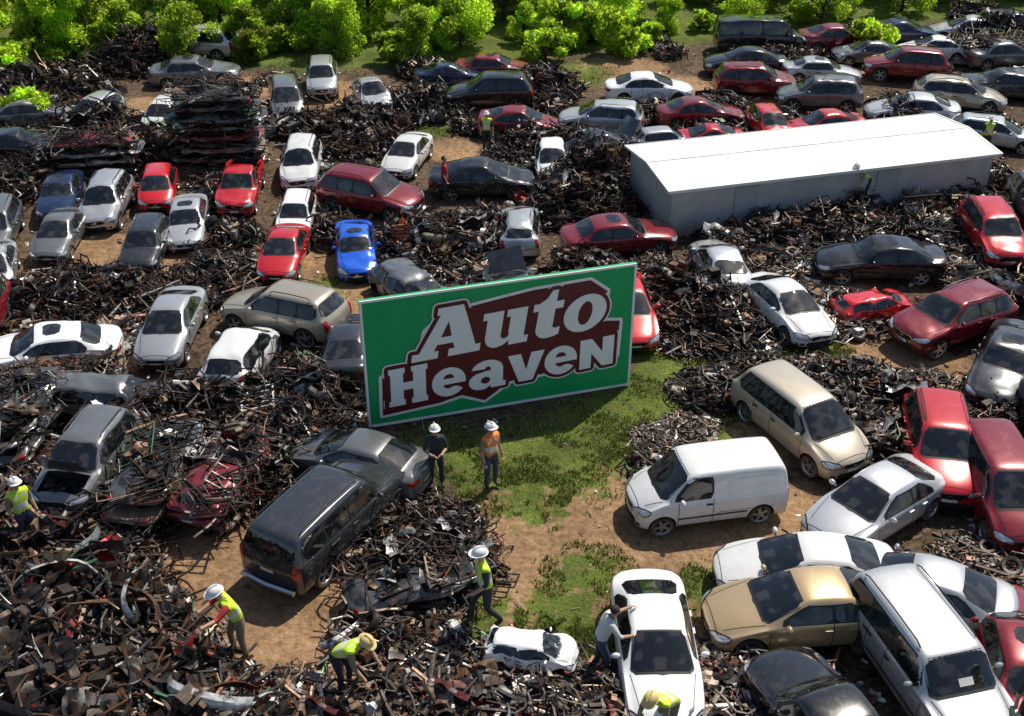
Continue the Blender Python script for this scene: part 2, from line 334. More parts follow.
        B.add(vv,[(i*(ny+1)+j,(i+1)*(ny+1)+j,(i+1)*(ny+1)+j+1,i*(ny+1)+j+1) for i in range(nx) for j in range(ny)],0)
    if kind=='big_suv' or kind=='pickup':
        B.tube([(-f-.0,-h*.8,zb+.2),(-f-.06,0,zb+.2),(-f-.0,h*.8,zb+.2)],.07,6,8)
    if p.get('panel'):
        for s in(-1,1): patch([(-.12,s*h,.62),(-1.7,s*h,.62),(-1.7,s*h,.635),(-.12,s*h,.635)],(0,-s,0),14,1,10,.004)
        patch([(-f,-.008,zb+.3),(-f,.008,zb+.3),(-f,.008,H-.1),(-f,-.008,H-.1)],(1,0,0),1,8,10,.004)
    if wheels:
        for wx in(p['xf'],p['xq']):
            for s in(-1,1):
                M=Matrix.Translation((wx,s*(h-.112),R))@Matrix.Scale(s,4,Vector((0,1,0)))
                q=R/.33
                prof=[(.0,-.09),(.30*q,-.10),(.33*q,-.07),(.33*q,.07),(.31*q,.10),(.235*q,.095),(.225*q,.085),(.215*q,.04),(.05,.03),(0,.03)]
                B.lathe(prof,22,M,[3,3,3,3,3,4,4,9,9])
                for k in range(5):
                    A=M@Matrix.Rotation(2*math.pi*k/5+wx,4,'Y')
                    B.add([A@Vector(t) for t in[(.03,.06,-.045),(.22*q,.07,-.03),(.22*q,.07,.03),(.03,.06,.045),(.03,.035,-.045),(.22*q,.04,-.03),(.22*q,.04,.03),(.03,.035,.045)]],[(0,1,2,3),(0,4,5,1),(3,2,6,7)],4)
                B.lathe([(0.055,.05),(.05,.07),(0,.072)],10,M,[4,4])
    return B.mesh(kind,CM,ang=40)
def dent(me,amt,seed,roof=0):
    m=me.copy()
    for v in m.vertices:
        q=noise.noise_vector(v.co*1.1+Vector((seed*7.3,seed,0)))+.5*noise.noise_vector(v.co*2.7+Vector((seed,3,0)))
        k=amt*(1 if v.co.z>.5 else .3)
        v.co+=q*k
        if roof and v.co.z>.9: v.co.z=.9+(v.co.z-.9)*(1-roof*(.6+.4*noise.noise(v.co+Vector((seed,0,0)))))
    return m
T={}
for k in CARS: T[k]=[make_car(k)]
for i,k in enumerate(CARS): T[k].append(dent(T[k][0],.075,i+1)); T[k].append(dent(T[k][0],.05,i+41,.12))
T['sedan_open']=[make_car('sedan',bay=True)]; T['suv_open']=[dent(make_car('suv',bay=True),.05,9)]
W_sedan=dent(make_car('sedan',bay=True,wheels=False),.12,3,.3); W_hatch=dent(make_car('hatchback',wheels=False),.16,5,.45); W_mini=dent(make_car('minivan',bay=True,wheels=False),.13,6,.2)
T['wreck']=[W_sedan]; T['wreck_hatch']=[W_hatch]; T['wreck_van']=[W_mini]
crush=[]
for i in range(3):
    m=dent([W_sedan,W_hatch,W_mini][i],.14,20+i)
    for v in m.vertices:
        z=v.co.z; v.co.z=.05+.36*z*(.85+.3*noise.noise(Vector((v.co.x*.9,v.co.y*.9,i*5)))) ; v.co.y*=1.04
    crush.append(m)
NAMES={'sedan':'parked_sedan','saloon':'parked_sedan','coupe':'parked_coupe','hatchback':'parked_hatchback','wagon':'parked_station_wagon','suv':'parked_suv','minivan':'parked_minivan','big_suv':'large_suv','panel_van':'small_panel_van','passenger_van':'passenger_van','pickup':'pickup_truck','sedan_open':'sedan_with_open_bonnet','suv_open':'suv_with_open_bonnet','wreck':'wrecked_sedan','wreck_hatch':'wrecked_hatchback','wreck_van':'wrecked_minivan'}
FOOT=[]
def car(px,py,kind,paint,hd,sc=None,z=0,clean=False):
    P=survey(px,py,.75+z)
    if sc is None: sc=.87 if (py<280 and abs(math.sin(math.radians(hd)))>.85) else 1.0
    var=T[kind]; me=var[0] if clean or R_()<.35 else random.choice(var[1:] or var)
    o=obj(NAMES[kind],me,(P.x,P.y,z),math.radians(hd),scale=sc)
    if not clean: o.rotation_euler=(math.radians(U(-2.5,2.5)),math.radians(U(-2,2)),math.radians(hd+U(-3,3)))
    if kind.startswith('wreck'): o.location.z=z-.12
    o.material_slots[0].link='OBJECT'; o.material_slots[0].material=PAINT[paint]
    FOOT.append((P.x,P.y,math.radians(hd),2.4*sc,1.05*sc)); return o
L_=[
(200,43,'suv','silver',172),(195,69,'saloon','grey',8),(322,76,'suv','silver',-82),(286,97,'minivan','grey',-78),(372,90,'sedan','silver',-72),
(163,112,'hatchback','white',-92),(95,108,'hatchback','silver',-110),(249,130,'saloon','dark',-82),(301,161,'suv','white',-84),(106,199,'suv','silver',-84),
(157,184,'hatchback','red',-82),(240,183,'pickup','red',-86,.85),(187,216,'saloon','silver',-78,.85),(58,229,'sedan','grey',-84,.85),(145,241,'suv','dark',-86,.8),
(295,212,'suv','white',-88,.75),(283,247,'sedan','red',-92),(355,243,'saloon','blue',-82,.84),(407,150,'sedan','white',-102),(371,193,'suv','maroon',-22),
(171,321,'sedan','silver',-90,.94),(284,311,'suv','beige',157),(46,347,'saloon','white',192),(241,354,'hatchback','white',84),(349,340,'sedan','dark',92,.9),
(110,393,'wreck_van','grey',-5,.8),(87,458,'suv_open','grey',-95,.92),(331,515,'big_suv','dark',61),(358,455,'sedan','grey',158,.95),
(490,92,'suv','black',178),(450,72,'sedan','navy',5,.85),(494,64,'saloon','maroon',0,.9),(520,119,'sedan','maroon',-6,.9),(482,176,'sedan','black',2),
(552,157,'hatchback','white',-88),(521,222,'wagon','silver',88,.85),(619,232,'saloon','maroon',8,.96),(649,86,'sedan','white',2),(601,117,'suv','silver',176,.92),
(700,110,'sedan','maroon',4,.95),(755,80,'suv','maroon',2,.95),(760,38,'passenger_van','black',0),(745,60,'sedan','black',178),(706,132,'coupe','red',182,.8),
(769,121,'hatchback','red',-84),(825,121,'sedan','red',-170,.85),(819,94,'suv','grey',176,.95),(822,68,'saloon','silver',-5,.9),(836,37,'sedan','maroon',4),
(868,50,'sedan','grey',185,.9),(903,29,'coupe','navy',2),(905,65,'suv','maroon',172),(934,46,'sedan','white',170,.9),(960,93,'wagon','beige',-18),
(996,130,'wagon','silver',-22,.9),(1002,82,'saloon','dark',168),(1005,52,'sedan','grey',4),(968,28,'sedan','silver',170),(1012,27,'suv','dark',0),
(912,108,'sedan','silver',175),(664,134,'hatchback','silver',10,.7),
(721,261,'sedan','silver',97,.92),(787,304,'sedan','white',-73,.97),(880,256,'saloon','black',176),(995,231,'suv','red',-90,.95),(952,318,'suv','maroon',207),
(1007,359,'saloon','dark',-118),(876,297,'wreck_hatch','red',15,.75),(801,418,'minivan','beige',-63),(703,488,'panel_van','white',191),
(941,447,'suv','red',-101),(876,500,'sedan','silver',-143),(1003,484,'minivan','maroon',-92),(806,566,'sedan','white',178),(802,606,'sedan','gold',186,1.04),
(918,588,'sedan','silver',158),(656,643,'sedan','white',-89),(930,668,'big_suv','silver',-76),(835,742,'pickup','black',110),(1022,650,'saloon','maroon',80),
(532,634,'wreck_hatch','white',-10,.55,.35),(626,305,'sedan','red',-84),(18,144,'sedan','black',8),(-6,225,'suv','grey',-80),(-8,265,'sedan','silver',-75),
(412,285,'wreck_hatch','grey',-60),(600,140,'wreck','black',20),(60,190,'saloon','navy',-80),(28,112,'sedan','grey',20),(515,290,'wreck','dark',100),
(1040,200,'suv','grey',-90),(1055,300,'sedan','silver',-110),(-30,320,'suv','maroon',-80),(-50,420,'sedan','grey',20),(1070,430,'suv','dark',-95),
]
for c in L_: car(*c,clean=(c[1]>400 and c[2]!='suv_open'))
# ------------------------------------------------------------ scrap
PALD=[((.010,.010,.010),40),((.030,.022,.016),22),((.11,.05,.026),14),((.07,.068,.066),12),((.20,.19,.18),6),((.60,.58,.55),4),((.22,.15,.09),4),((.2,.02,.02),.7),((.04,.07,.12),.4)]
PALB=[((.013,.013,.013),30),((.048,.036,.027),20),((.15,.075,.04),17),((.10,.098,.095),12),((.28,.26,.24),8),((.70,.68,.64),5),((.32,.23,.15),9),((.32,.03,.025),1.6),((.05,.1,.18),.6),((.06,.17,.09),1.0)]
BODYC=[(.6,.6,.58),(.30,.30,.31),(.02,.02,.02),(.03,.03,.032),(.10,.10,.10),(.30,.015,.018),(.09,.01,.015),(.35,.30,.23),(.12,.06,.035),(.05,.05,.05)]
def pcol(P):
    t=random.choices([a for a,_ in P],[b for _,b in P])[0]; k=U(.65,1.35); return tuple(min(.8,x*k) for x in t)
def strip_piece(mb,p,L,tilt=.5,P=PALD,w=None):
    az=U(0,2*math.pi); el=random.gauss(0,tilt); d=Vector((math.cos(az)*math.cos(el),math.sin(az)*math.cos(el),math.sin(el)))
    side=Vector((-math.sin(az),math.cos(az),U(-.3,.3))); n=5; s=.35 if w else random.choice([.2,.7,1.1]); b=U(-.35,.35)*L*s; b2=U(-.2,.2)*L*s
    pts=[]
    for i in range(n):
        t=i/(n-1)-.5; pts.append(p+d*t*L+side*b*(t*t*2)+Vector((0,0,1))*b2*(abs(t)-.2)*.6+Vector((U(-1,1),U(-1,1),U(-1,1)))*.02*L*(s+.2))
    for q in pts: q.z=max(q.z,.03)
    r=w or random.choice([.012,.015,.02,.03,.04])
    mb.tube(pts,r*U(.8,1.3),4 if r<.03 else 5,0,pcol(P),flat=random.choice([1,1,.3,.6]))
def hose(mb,p,P=PALD):
    r=U(.2,.65); a0=U(0,6.3); ang=U(1.5,7); az=Matrix.Rotation(U(0,6.3),3,'Z')@Matrix.Rotation(random.gauss(0,.5),3,'X'); e=U(.5,1)
    pts=[p+az@Vector((r*math.cos(a0+ang*i/9)+U(-.04,.04),r*e*math.sin(a0+ang*i/9)+U(-.04,.04),.05*i*U(-.5,.8))) for i in range(10)]
    for q in pts: q.z=max(q.z,.03)
    mb.tube(pts,U(.012,.034),4,0,(.010,.010,.011) if R_()<.7 else pcol(P))
def panel(mb,p,s,P=PALD,col=None):
    rot=Matrix.Rotation(U(0,6.3),3,'Z')@Matrix.Rotation(random.gauss(0,.55),3,'X')@Matrix.Rotation(random.gauss(0,.3),3,'Y')
    nx=4 if s<.8 else 7;a,b=s,s*U(.35,.8);cv=U(-.3,.3)*s; sd=U(0,99); vs=[]
    for i in range(nx+1):
        for j in range(nx+1):
            u,v=i/nx-.5,j/nx-.5; z=cv*(u*u*2)+.22*s*noise.noise(Vector((u*3+sd,v*3,0)))+.07*s*noise.noise(Vector((u*9+sd,v*9,0))); vs.append(p+rot@Vector((u*a,v*b*(1-.3*abs(u)),z)))
    mb.add(vs,[(i*(nx+1)+j,(i+1)*(nx+1)+j,(i+1)*(nx+1)+j+1,i*(nx+1)+j+1) for i in range(nx) for j in range(nx)],0,col or pcol(P))
def bumper(mb,p):
    az=Matrix.Rotation(U(0,6.3),3,'Z')@Matrix.Rotation(random.gauss(0,.5),3,'X'); c=random.choice(BODYC)
    vs=[]; n=10
    for i in range(n+1):
        t=i/n*2-1
        for j,(dy,dz) in enumerate(((0,-.12),(.06,-.05),(.07,.04),(.0,.13))):
            vs.append(p+az@Vector((t*.8,.05+dy-.28*t*t*t*t-.1*t*t,dz)))
    mb.add(vs,[(i*4+j,(i+1)*4+j,(i+1)*4+j+1,i*4+j+1) for i in range(n) for j in range(3)],0,c)
def lump(mb,p,P=PALD):
    c=pcol(P); rot=Matrix.Rotation(U(0,6.3),3,'Z')@Matrix.Rotation(random.gauss(0,.4),3,'X')
    for k in range(random.choice([2,3,4])):
        mb.box(p+Vector((U(-.15,.15),U(-.15,.15),U(-.1,.12))),(U(.1,.4),U(.1,.3),U(.08,.25)),0,c,rot,taper=U(.6,1))
    for _ in range(2):
        if R_()<.6: mb.tube([p,p+rot@Vector((U(.2,.4),U(-.2,.2),.05))],U(.03,.08),8,0,pcol(P))
def tyre(mb,p,col=(.018,.017,.016)):
    rot=Matrix.Rotation(U(0,6.3),3,'Z')@Matrix.Rotation(math.pi/2+random.gauss(0,.35),3,'X')
    M=Matrix.Translation(p)@rot.to_4x4()
    mb.lathe([(.19,-.08),(.29,-.10),(.325,-.06),(.325,.06),(.29,.10),(.19,.08),(.19,-.08)],16,M,[0]*6,col)
def bar_frame(mb,p,P):
    rot=Matrix.Rotation(U(0,6.3),3,'Z')@Matrix.Rotation(random.gauss(0,.4),3,'X'); a,b=U(.4,.8),U(.25,.5); c=pcol(P) if R_()<.35 else pcol(PALD[:3]); r=U(.018,.035)
    q=[Vector((-a,-b,0)),Vector((a,-b,.05)),Vector((a,b,0)),Vector((-a,b,-.04))]; q=[p+rot@v for v in q]
    for i in range(4): mb.tube([q[i],q[(i+1)%4]],r,4,0,c)
    for t in(.25,.5,.75): mb.tube([q[0].lerp(q[1],t),q[3].lerp(q[2],t)],r*.8,4,0,c)
def heap(R,Hh,n,P,wts,long=(1.0,2.2)):
    mb=MB(); sd=U(0,100); G=14
    def hz(x,y):
        r=math.hypot(x,y)/R; return max(0,Hh*(1-r*r)*(.65+.9*noise.noise(Vector((x*.9+sd,y*.9,0)))))
    vs=[]
    for i in range(G+1):
        for j in range(G+1):
            x=(i/G-.5)*2*R;y=(j/G-.5)*2*R; vs.append((x,y,hz(x,y)*.72-.04))
    fs=[(i*(G+1)+j,(i+1)*(G+1)+j,(i+1)*(G+1)+j+1,i*(G+1)+j+1) for i in range(G) for j in range(G) if max(vs[i*(G+1)+j][2],vs[(i+1)*(G+1)+j+1][2])>0]
    mb.add(vs,fs,1)
    kinds=['s','h','p','l','t','k','f','b','B']
    for k in range(n):
        r=R*math.sqrt(R_())*1.02; a=U(0,6.283); x,y=r*math.cos(a),r*math.sin(a); z=hz(x,y)*U(.6,1.12)+.05
        p=Vector((x,y,z)); q=random.choices(kinds,wts)[0]
        if q=='s': strip_piece(mb,p,U(.3,1.4),.32,P)
        elif q=='h': hose(mb,p,P)
        elif q=='p': panel(mb,p,U(.2,.7),P)
        elif q=='l': lump(mb,p,P)
        elif q=='t': tyre(mb,p)
        elif q=='f': bar_frame(mb,p,P)
        elif q=='b': bumper(mb,p+Vector((0,0,.08)))
        elif q=='B': panel(mb,p+Vector((0,0,.1)),U(.6,1.1),P,random.choice(BODYC))
        else: strip_piece(mb,p,U(*long),.2,P,w=U(.02,.055))
    return mb.mesh('scrap_heap',[M_scrap,M_mound],attr=True,ang=30)
def stack(px,py,n,hd,s=1.0,z0=0,top=None):
    P=survey(px,py,0); e=bpy.data.objects.new('crushed_car_stack',None); COL.objects.link(e); e.location=(P.x,P.y,z0); e.rotation_euler=(0,0,math.radians(hd))
    z=0; mb=MB()
    for i in range(n):
        o=obj('crushed_car_%d'%(i+1),random.choice(crush),(U(-.25,.25),U(-.2,.2),z),U(-.1,.1)+(math.pi if R_()<.5 else 0),e,s)
        o.material_slots[0].link='OBJECT'; o.material_slots[0].material=PAINT[random.choice(['dark','rusty','rusty','rusty','maroon','grey','dark','black','beige'])]
        for k in range(30):
            strip_piece(mb,Vector((U(-2.2,2.2)*s,random.choice([-1,1])*U(.75,1.0)*s,z+U(0,.5)*s)),U(.4,1.7),.25)
        for k in range(3): bar_frame(mb,Vector((U(-2,2)*s,U(-.6,.6)*s,z+.4*s)),PALB)
        z+=.50*s
    for k in range(45):
        p=Vector((U(-2,2)*s,U(-.8,.8)*s,z+U(-.05,.15)))
        random.choice([lambda:strip_piece(mb,p,U(.4,1.6),.3),lambda:strip_piece(mb,p,U(.8,2.0),.15,PALB,w=U(.02,.05)),lambda:hose(mb,p),lambda:panel(mb,p,U(.3,.9)),lambda:bar_frame(mb,p,PALB)])()
    obj('loose_scrap',mb.mesh('loose_scrap',[M_scrap],attr=True,ang=30),(0,0,0),0,e)
    FOOT.append((P.x,P.y,math.radians(hd),2.3,1.1))
HE={'d':[heap(1.7,.95,330,PALD,[34,38,7,12,5,5,2,1.2,.8]) for _ in range(4)],
    'm':[heap(1.7,.85,330,PALB,[34,24,11,13,4,10,2.5,1.5,1.2]) for _ in range(4)],
    'b':[heap(2.2,1.1,740,PALB,[42,12,11,11,1.5,24,2,2,2],(.7,1.8)) for _ in range(3)],
    's':[heap(1.0,.35,110,PALB,[32,24,11,16,4,8,2.5,1,1]) for _ in range(5)]+[heap(1.0,.45,130,PALD,[30,38,8,14,4,5,2,1,.6]) for _ in range(4)]}
def pile(px,py,kind,s=1,hz=1,name='scrap_heap',h=.3):
    P=survey(px,py,h); o=obj(name,random.choice(HE[kind]),(P.x,P.y,0),U(0,6.3)); o.scale=(s,s*U(.85,1.1),s*hz); return o
for a in [(222,158,7,4,.95),(95,172,4,12,.9),(60,120,2,0,.9),(160,492,3,84,.85),(232,500,3,70,.8),(262,430,2,80,.8),(70,388,2,12,.8),(22,440,3,88,.9),(412,592,2,18,.72),(598,165,2,80,.8),(985,62,3,10,.9),(580,205,1,0,.9),(140,425,2,10,.8),(205,300,1,20,.8)]: stack(*a)
for a in [
(40,590,'b',1.2,1.2),(30,650,'b',1.3,1.3),(95,640,'b',1.0,1.3),(60,705,'b',1.3,1.3),(150,705,'b',1.1,1.1),(-40,620,'b',1.3,1.4),(-20,740,'b',1.3,1.4),(90,760,'b',1.3,1.2),(215,735,'b',.9,1.0),
(200,780,'b',1.2,1),(320,780,'b',1.1,1),(450,770,'b',1.2,.9),(560,770,'b',1.1,.8),(290,718,'b',.7,.7),(400,722,'m',1.0,.8),(440,690,'m',.9,.8),(500,700,'m',1.1,.8),(560,705,'d',1.0,.7),(590,725,'m',1.0,.8),
(95,560,'m',.9,1),(50,560,'m',.8,1),(150,625,'m',.6,1),(265,470,'d',1.0,1.1),(300,440,'d',1,1.2),(300,400,'d',1,1.2),(250,400,'d',1.1,1.1),(200,405,'d',1.2,1.1),(150,445,'m',1,1),(215,450,'d',1.1,1.1),(125,510,'d',.8,1),(20,500,'m',1,1),(450,560,'d',.8,1.0),(440,520,'d',.7,1),(395,540,'d',.9,1),(400,625,'m',.9,.9),(345,410,'m',.6,.7),
(80,300,'d',1.0,.7),(120,285,'d',1.1,.8),(40,290,'m',1.0,.7),(220,270,'d',1.0,.8),(100,330,'m',.9,.6),(410,250,'d',1.2,1),(450,230,'d',1.1,.9),(470,250,'m',1.1,1),(430,285,'m',1,1),(480,280,'m',1,.8),(560,200,'d',1.2,1.2),(590,175,'d',1.2,1.5),(600,200,'d',1.1,1.1),(590,270,'d',1,.9),
(350,140,'d',1.3,1.1),(370,125,'d',1.1,1.1),(345,125,'d',1.2,1),(425,105,'d',1.2,1.1),(530,90,'d',1.2,1.1),(545,85,'d',1.2,1.1),(570,150,'d',1.2,1.1),(530,145,'d',1.1,.9),(335,145,'m',1.1,1),
(45,85,'m',1.4,1.3),(25,95,'m',1.4,1.1),(75,90,'d',1.3,1),(130,60,'d',1.4,1.2),(150,55,'d',1.4,1.1),(110,130,'d',1.1,1.5),(60,140,'d',1.2,1.4),(30,175,'d',1.2,1.2),(140,150,'d',1.1,1),
(985,45,'d',1.3,1.5),(1000,40,'d',1.3,1.7),(905,120,'d',1,1.1),(780,60,'d',1,1),(660,110,'d',1,.8),
(770,230,'d',1.1,.9),(815,222,'d',1.1,.9),(860,215,'d',1.1,.8),(915,208,'m',1.1,1),(955,200,'m',1.0,1),(735,240,'d',.9,.9),(700,300,'d',1.3,1),(730,320,'d',1.2,.9),(690,325,'d',.9,.7),(850,310,'m',.9,.8),(780,255,'m',.9,.7),
(720,385,'d',.9,.9),(765,372,'d',.8,.8),(868,400,'d',1.1,1.1),(878,440,'d',1.0,1),(860,375,'d',.8,.9),(690,420,'m',.5,.6),(655,430,'m',.4,.6),(930,385,'m',.7,.7),(700,680,'m',.8,.7),(745,700,'m',1.0,.8),(780,690,'m',.9,.8),(690,725,'m',1,.8),(745,655,'d',.6,.7),(600,700,'d',.7,.8),(960,265,'m',.7,.6),(650,265,'d',.8,.7),(985,560,'m',.7,.7),(1010,590,'m',.9,.8),(1000,400,'d',.9,.8)]:
    pile(*a)
GRASS=[(560,455,2.2),(520,470,1.8),(600,430,2.0),(640,400,1.9),(690,370,1.9),(480,460,1.6),(440,450,1.2),(740,350,1.4),(660,360,1.2),(560,610,1.1),(585,640,.9),(590,575,1.1),(570,75,2.5),(620,110,1.2),(25,60,7),(60,45,7),(530,500,1.2),(480,620,.9),(860,50,1.2),(720,400,1.3),(820,350,1.0),(640,455,1),(310,65,2),(25,115,2),(700,440,1.2),(710,590,1.0),(200,290,1.0),(320,290,1.0),(430,130,1.2),(900,180,1.2),(775,340,1.1),(665,320,1.0)]
DIRT=[(200,560,2.0),(240,620,1.8),(290,640,1.7),(290,600,1.9),(170,545,1.6),(520,590,1.4),(545,560,1.6),(580,540,1.6),(620,540,1.6),(660,560,1.7),(700,560,1.6),(740,440,1.5),(720,430,1.4),(790,340,1.5),(840,345,1.5),(640,600,1.5),(600,500,1.4),(540,540,1.3),(320,650,1.6),(230,590,2.0),(500,600,1.4),(860,330,1.4),(690,540,1.8),(780,520,1.4),(160,580,1.3),(700,620,1.3),(230,540,1.5),(460,635,1.2),(340,620,1.2),(210,640,1.3),(80,250,1.6),(200,260,1.3),(120,350,1.2),(330,260,1.2),(330,300,1.4),(650,330,1.2),(830,270,1.6),(640,190,1.3),(930,370,1.4),(900,350,1.4),(380,230,1.0),(450,150,1.2),(620,70,2.2),(680,90,2.0),(780,100,1.6),(850,75,1.6),(470,110,1.6),(350,95,2.0),(240,90,1.8),(130,110,1.6),(750,500,1.2),(700,345,1.3),(770,350,1.4),(520,515,1.2)]
GB=[(survey(a,b),r) for a,b,r in GRASS]; DB=[(survey(a,b),r) for a,b,r in DIRT]
def blob(Ls,x,y):
    m=0
    for P,r in Ls:
        d=math.hypot(P.x-x,P.y-y)/r
        if d<1.5: m=max(m,min(1,1.5-d))
    return m
def incar(x,y,pad=.0):
    for cx,cy,a,l,w_ in FOOT:
        dx,dy=x-cx,y-cy
        if abs(dx)>4 or abs(dy)>4: continue
        u=dx*math.cos(a)+dy*math.sin(a); v=-dx*math.sin(a)+dy*math.cos(a)
        if abs(u)<l+pad and abs(v)<w_+pad: return True
    return False
SA=Vector((6.25,41.4,0)); SD=Vector((14.3,3.9,0)).normalized(); SN=Vector((-SD.y,SD.x,0)); SLEN=14.4; SWID=4.6
def inshed(x,y,pad=.3):
    q=Vector((x,y,0))-SA; u=q.dot(SD);v=q.dot(SN); return -pad<u<SLEN+pad and -pad<v<SWID+pad
sgA=survey(369,429); sgB=survey(629,386)
def nearsign(x,y):
    d=(sgB-sgA); t=max(0,min(1,((x-sgA.x)*d.x+(y-sgA.y)*d.y)/d.length_squared)); q=sgA+d*t; return math.hypot(x-q.x,y-q.y)<(3.0 if y<q.y else 1.3)
def treeline(x): return 61.5+max(0,(x+5))*.30
KEEP=[survey(*a) for a in((437,486),(491,487),(487,150),(445,201),(983,158),(862,203),(486,624))]
y=15.5
while y<74:
    x=-44
    while x<46:
        xx=x+U(-.7,.7); yy=y+U(-.7,.7); x+=1.6
        if abs(xx)>yy*.55+8 or yy>treeline(xx)+1: continue
        if incar(xx,yy,.3) or inshed(xx,yy,1) or nearsign(xx,yy) : continue
        if any(abs(k.x-xx)<1.4 and -2.6<yy-k.y<.6 for k in KEEP): continue
        g=max(blob(GB,xx,yy),blob(DB,xx,yy))
        if g>.32: continue
        nn=noise.noise(Vector((xx*.33,yy*.33,2)))
        if nn<-.04 or R_()<.2: continue
        o=obj('scrap_heap',random.choice(HE['s']),(xx,yy,0),U(0,6.3)); s=U(.5,.95)+max(0,nn)*1.3; o.scale=(s,s,s*U(.6,1.6))
    y+=1.6
mb=MB()
for k in range(10500):
    yy=15+58*R_()**1.2; xx=U(-1,1)*(yy*.52+5)
    if yy>treeline(xx)+1 or inshed(xx,yy,0): continue
    g=max(blob(GB,xx,yy),blob(DB,xx,yy)*.9); small=1
    if R_()<g*.80: continue
    if g>.4: small=.45
    if noise.noise(Vector((xx*.6,yy*.6,5)))<-.15 and R_()<.6: continue
    p=Vector((xx,yy,U(.01,.05))); q=R_()
    if q<.5: strip_piece(mb,p,U(.06,.7)*small,.1,PALB,w=U(.006,.020))
    elif q<.78:
        s=U(.03,.16)*small; rot=Matrix.Rotation(U(0,6.3),3,'Z')@Matrix.Rotation(random.gauss(0,.3),3,'X'); mb.box(p,(s,s*U(.4,1),s*U(.1,.5)),0,pcol(PALB),rot,U(.5,1))
    elif q<.82: panel(mb,p,U(.08,.3)*(small+.2),PALB,(.75,.75,.73))
    else: panel(mb,p,U(.08,.35)*small,PALB)
obj('scrap_litter',mb.mesh('scrap_litter',[M_scrap],attr=True,ang=30))
# ------------------------------------------------------------ ground
def ground():
    xs=np.concatenate([[-500,-250,-120,-70],np.arange(-46,46.01,.4),[70,120,250,500]]); ys=np.concatenate([[-200,-60,-10,5],np.arange(12,80,.4),[90,120,200,400,700]])
    nx,ny=len(xs),len(ys); V=[];g=[];d=[]
    for yy in ys:
        for xx in xs:
            z=.05*noise.noise(Vector((xx*.35,yy*.35,0)))+.02*noise.noise(Vector((xx*1.3,yy*1.3,4)))-.02
            tl=treeline(xx)
            if yy>tl+4: z+=(yy-tl-4)*.05
            V.append((xx,yy,z))
            gg=blob(GB,xx,yy)
            if yy>tl: gg=max(gg,min(1,(yy-tl)/2))
            if abs(xx)>50 or yy<0: gg=.8
            g.append(gg); d.append(blob(DB,xx,yy))
    F=[(j*nx+i,j*nx+i+1,(j+1)*nx+i+1,(j+1)*nx+i) for j in range(ny-1) for i in range(nx-1)]
    me=bpy.data.meshes.new('ground'); me.from_pydata(V,[],F)
    for nm,a in(('grass',g),('dirt',d)):
        at=me.attributes.new(nm,'FLOAT','POINT'); at.data.foreach_set('value',a)
    me.polygons.foreach_set('use_smooth',[True]*len(F))
    m=bpy.data.materials.new('yard_ground'); m.use_nodes=True; n=m.node_tree.nodes;l=m.node_tree.links;b=n['Principled BSDF']; pin(b,'Roughness',.95); pin(b,'Specular IOR Level',.2)
    tc=n.new('ShaderNodeTexCoord')
    def nz(s,det=8,ro=.65):
        q=n.new('ShaderNodeTexNoise'); q.inputs['Scale'].default_value=s;q.inputs['Detail'].default_value=det;q.inputs['Roughness'].default_value=ro; l.new(tc.outputs['Object'],q.inputs['Vector']); return q.outputs[0]
    def ramp(i,stops):
        r=n.new('ShaderNodeValToRGB'); e=r.color_ramp.elements
        while len(e)<len(stops): e.new(.5)
        for a,(p,c) in zip(e,stops): a.position=p;a.color=(*c,1)
        l.new(i,r.inputs[0]); return r.outputs[0]
    def mix(f,a,c):
        q=n.new('ShaderNodeMix');q.data_type='RGBA'; l.new(f,q.inputs[0]);l.new(a,q.inputs[6]);l.new(c,q.inputs[7]); return q.outputs[2]
    def mask(nm,noi,amp,lo,hi):
        a=n.new('ShaderNodeAttribute');a.attribute_name=nm
        q=n.new('ShaderNodeMath');q.operation='MULTIPLY_ADD'; l.new(noi,q.inputs[0]);q.inputs[1].default_value=amp; l.new(a.outputs['Fac'],q.inputs[2])
        r=n.new('ShaderNodeMapRange'); r.inputs[1].default_value=lo+amp*.5;r.inputs[2].default_value=hi+amp*.5; l.new(q.outputs[0],r.inputs[0]); return r.outputs[0]
    n1=nz(1.1);n2=nz(5,9,.72);n3=nz(16,6,.7)
    soil=ramp(n2,[(.3,(.034,.024,.016)),(.5,(.11,.074,.046)),(.68,(.24,.165,.11))])
    dirt=ramp(n2,[(.28,(.14,.080,.040)),(.5,(.34,.205,.11)),(.72,(.50,.33,.20))])
    gr=ramp(n3,[(.3,(.03,.05,.008)),(.48,(.10,.14,.022)),(.62,(.19,.22,.05)),(.75,(.28,.24,.10))])
    c=mix(mask('dirt',n1,1.3,.15,.45),soil,dirt)
    c=mix(mask('grass',nz(2.6),3.0,.46,.85),c,gr)
    big=nz(.45,4); mr=n.new('ShaderNodeMapRange'); mr.inputs[1].default_value=.35;mr.inputs[2].default_value=.65;mr.inputs[3].default_value=.65;mr.inputs[4].default_value=1.2; l.new(big,mr.inputs[0])
    sc=n.new('ShaderNodeVectorMath');sc.operation='SCALE';l.new(c,sc.inputs[0]);l.new(mr.outputs[0],sc.inputs['Scale'])
    l.new(sc.outputs[0],b.inputs['Base Color'])
    bp=n.new('ShaderNodeBump');bp.inputs['Strength'].default_value=1;bp.inputs['Distance'].default_value=.09;l.new(n2,bp.inputs['Height']);l.new(bp.outputs[0],b.inputs['Normal'])
    me.materials.append(m); obj('ground',me)
ground()
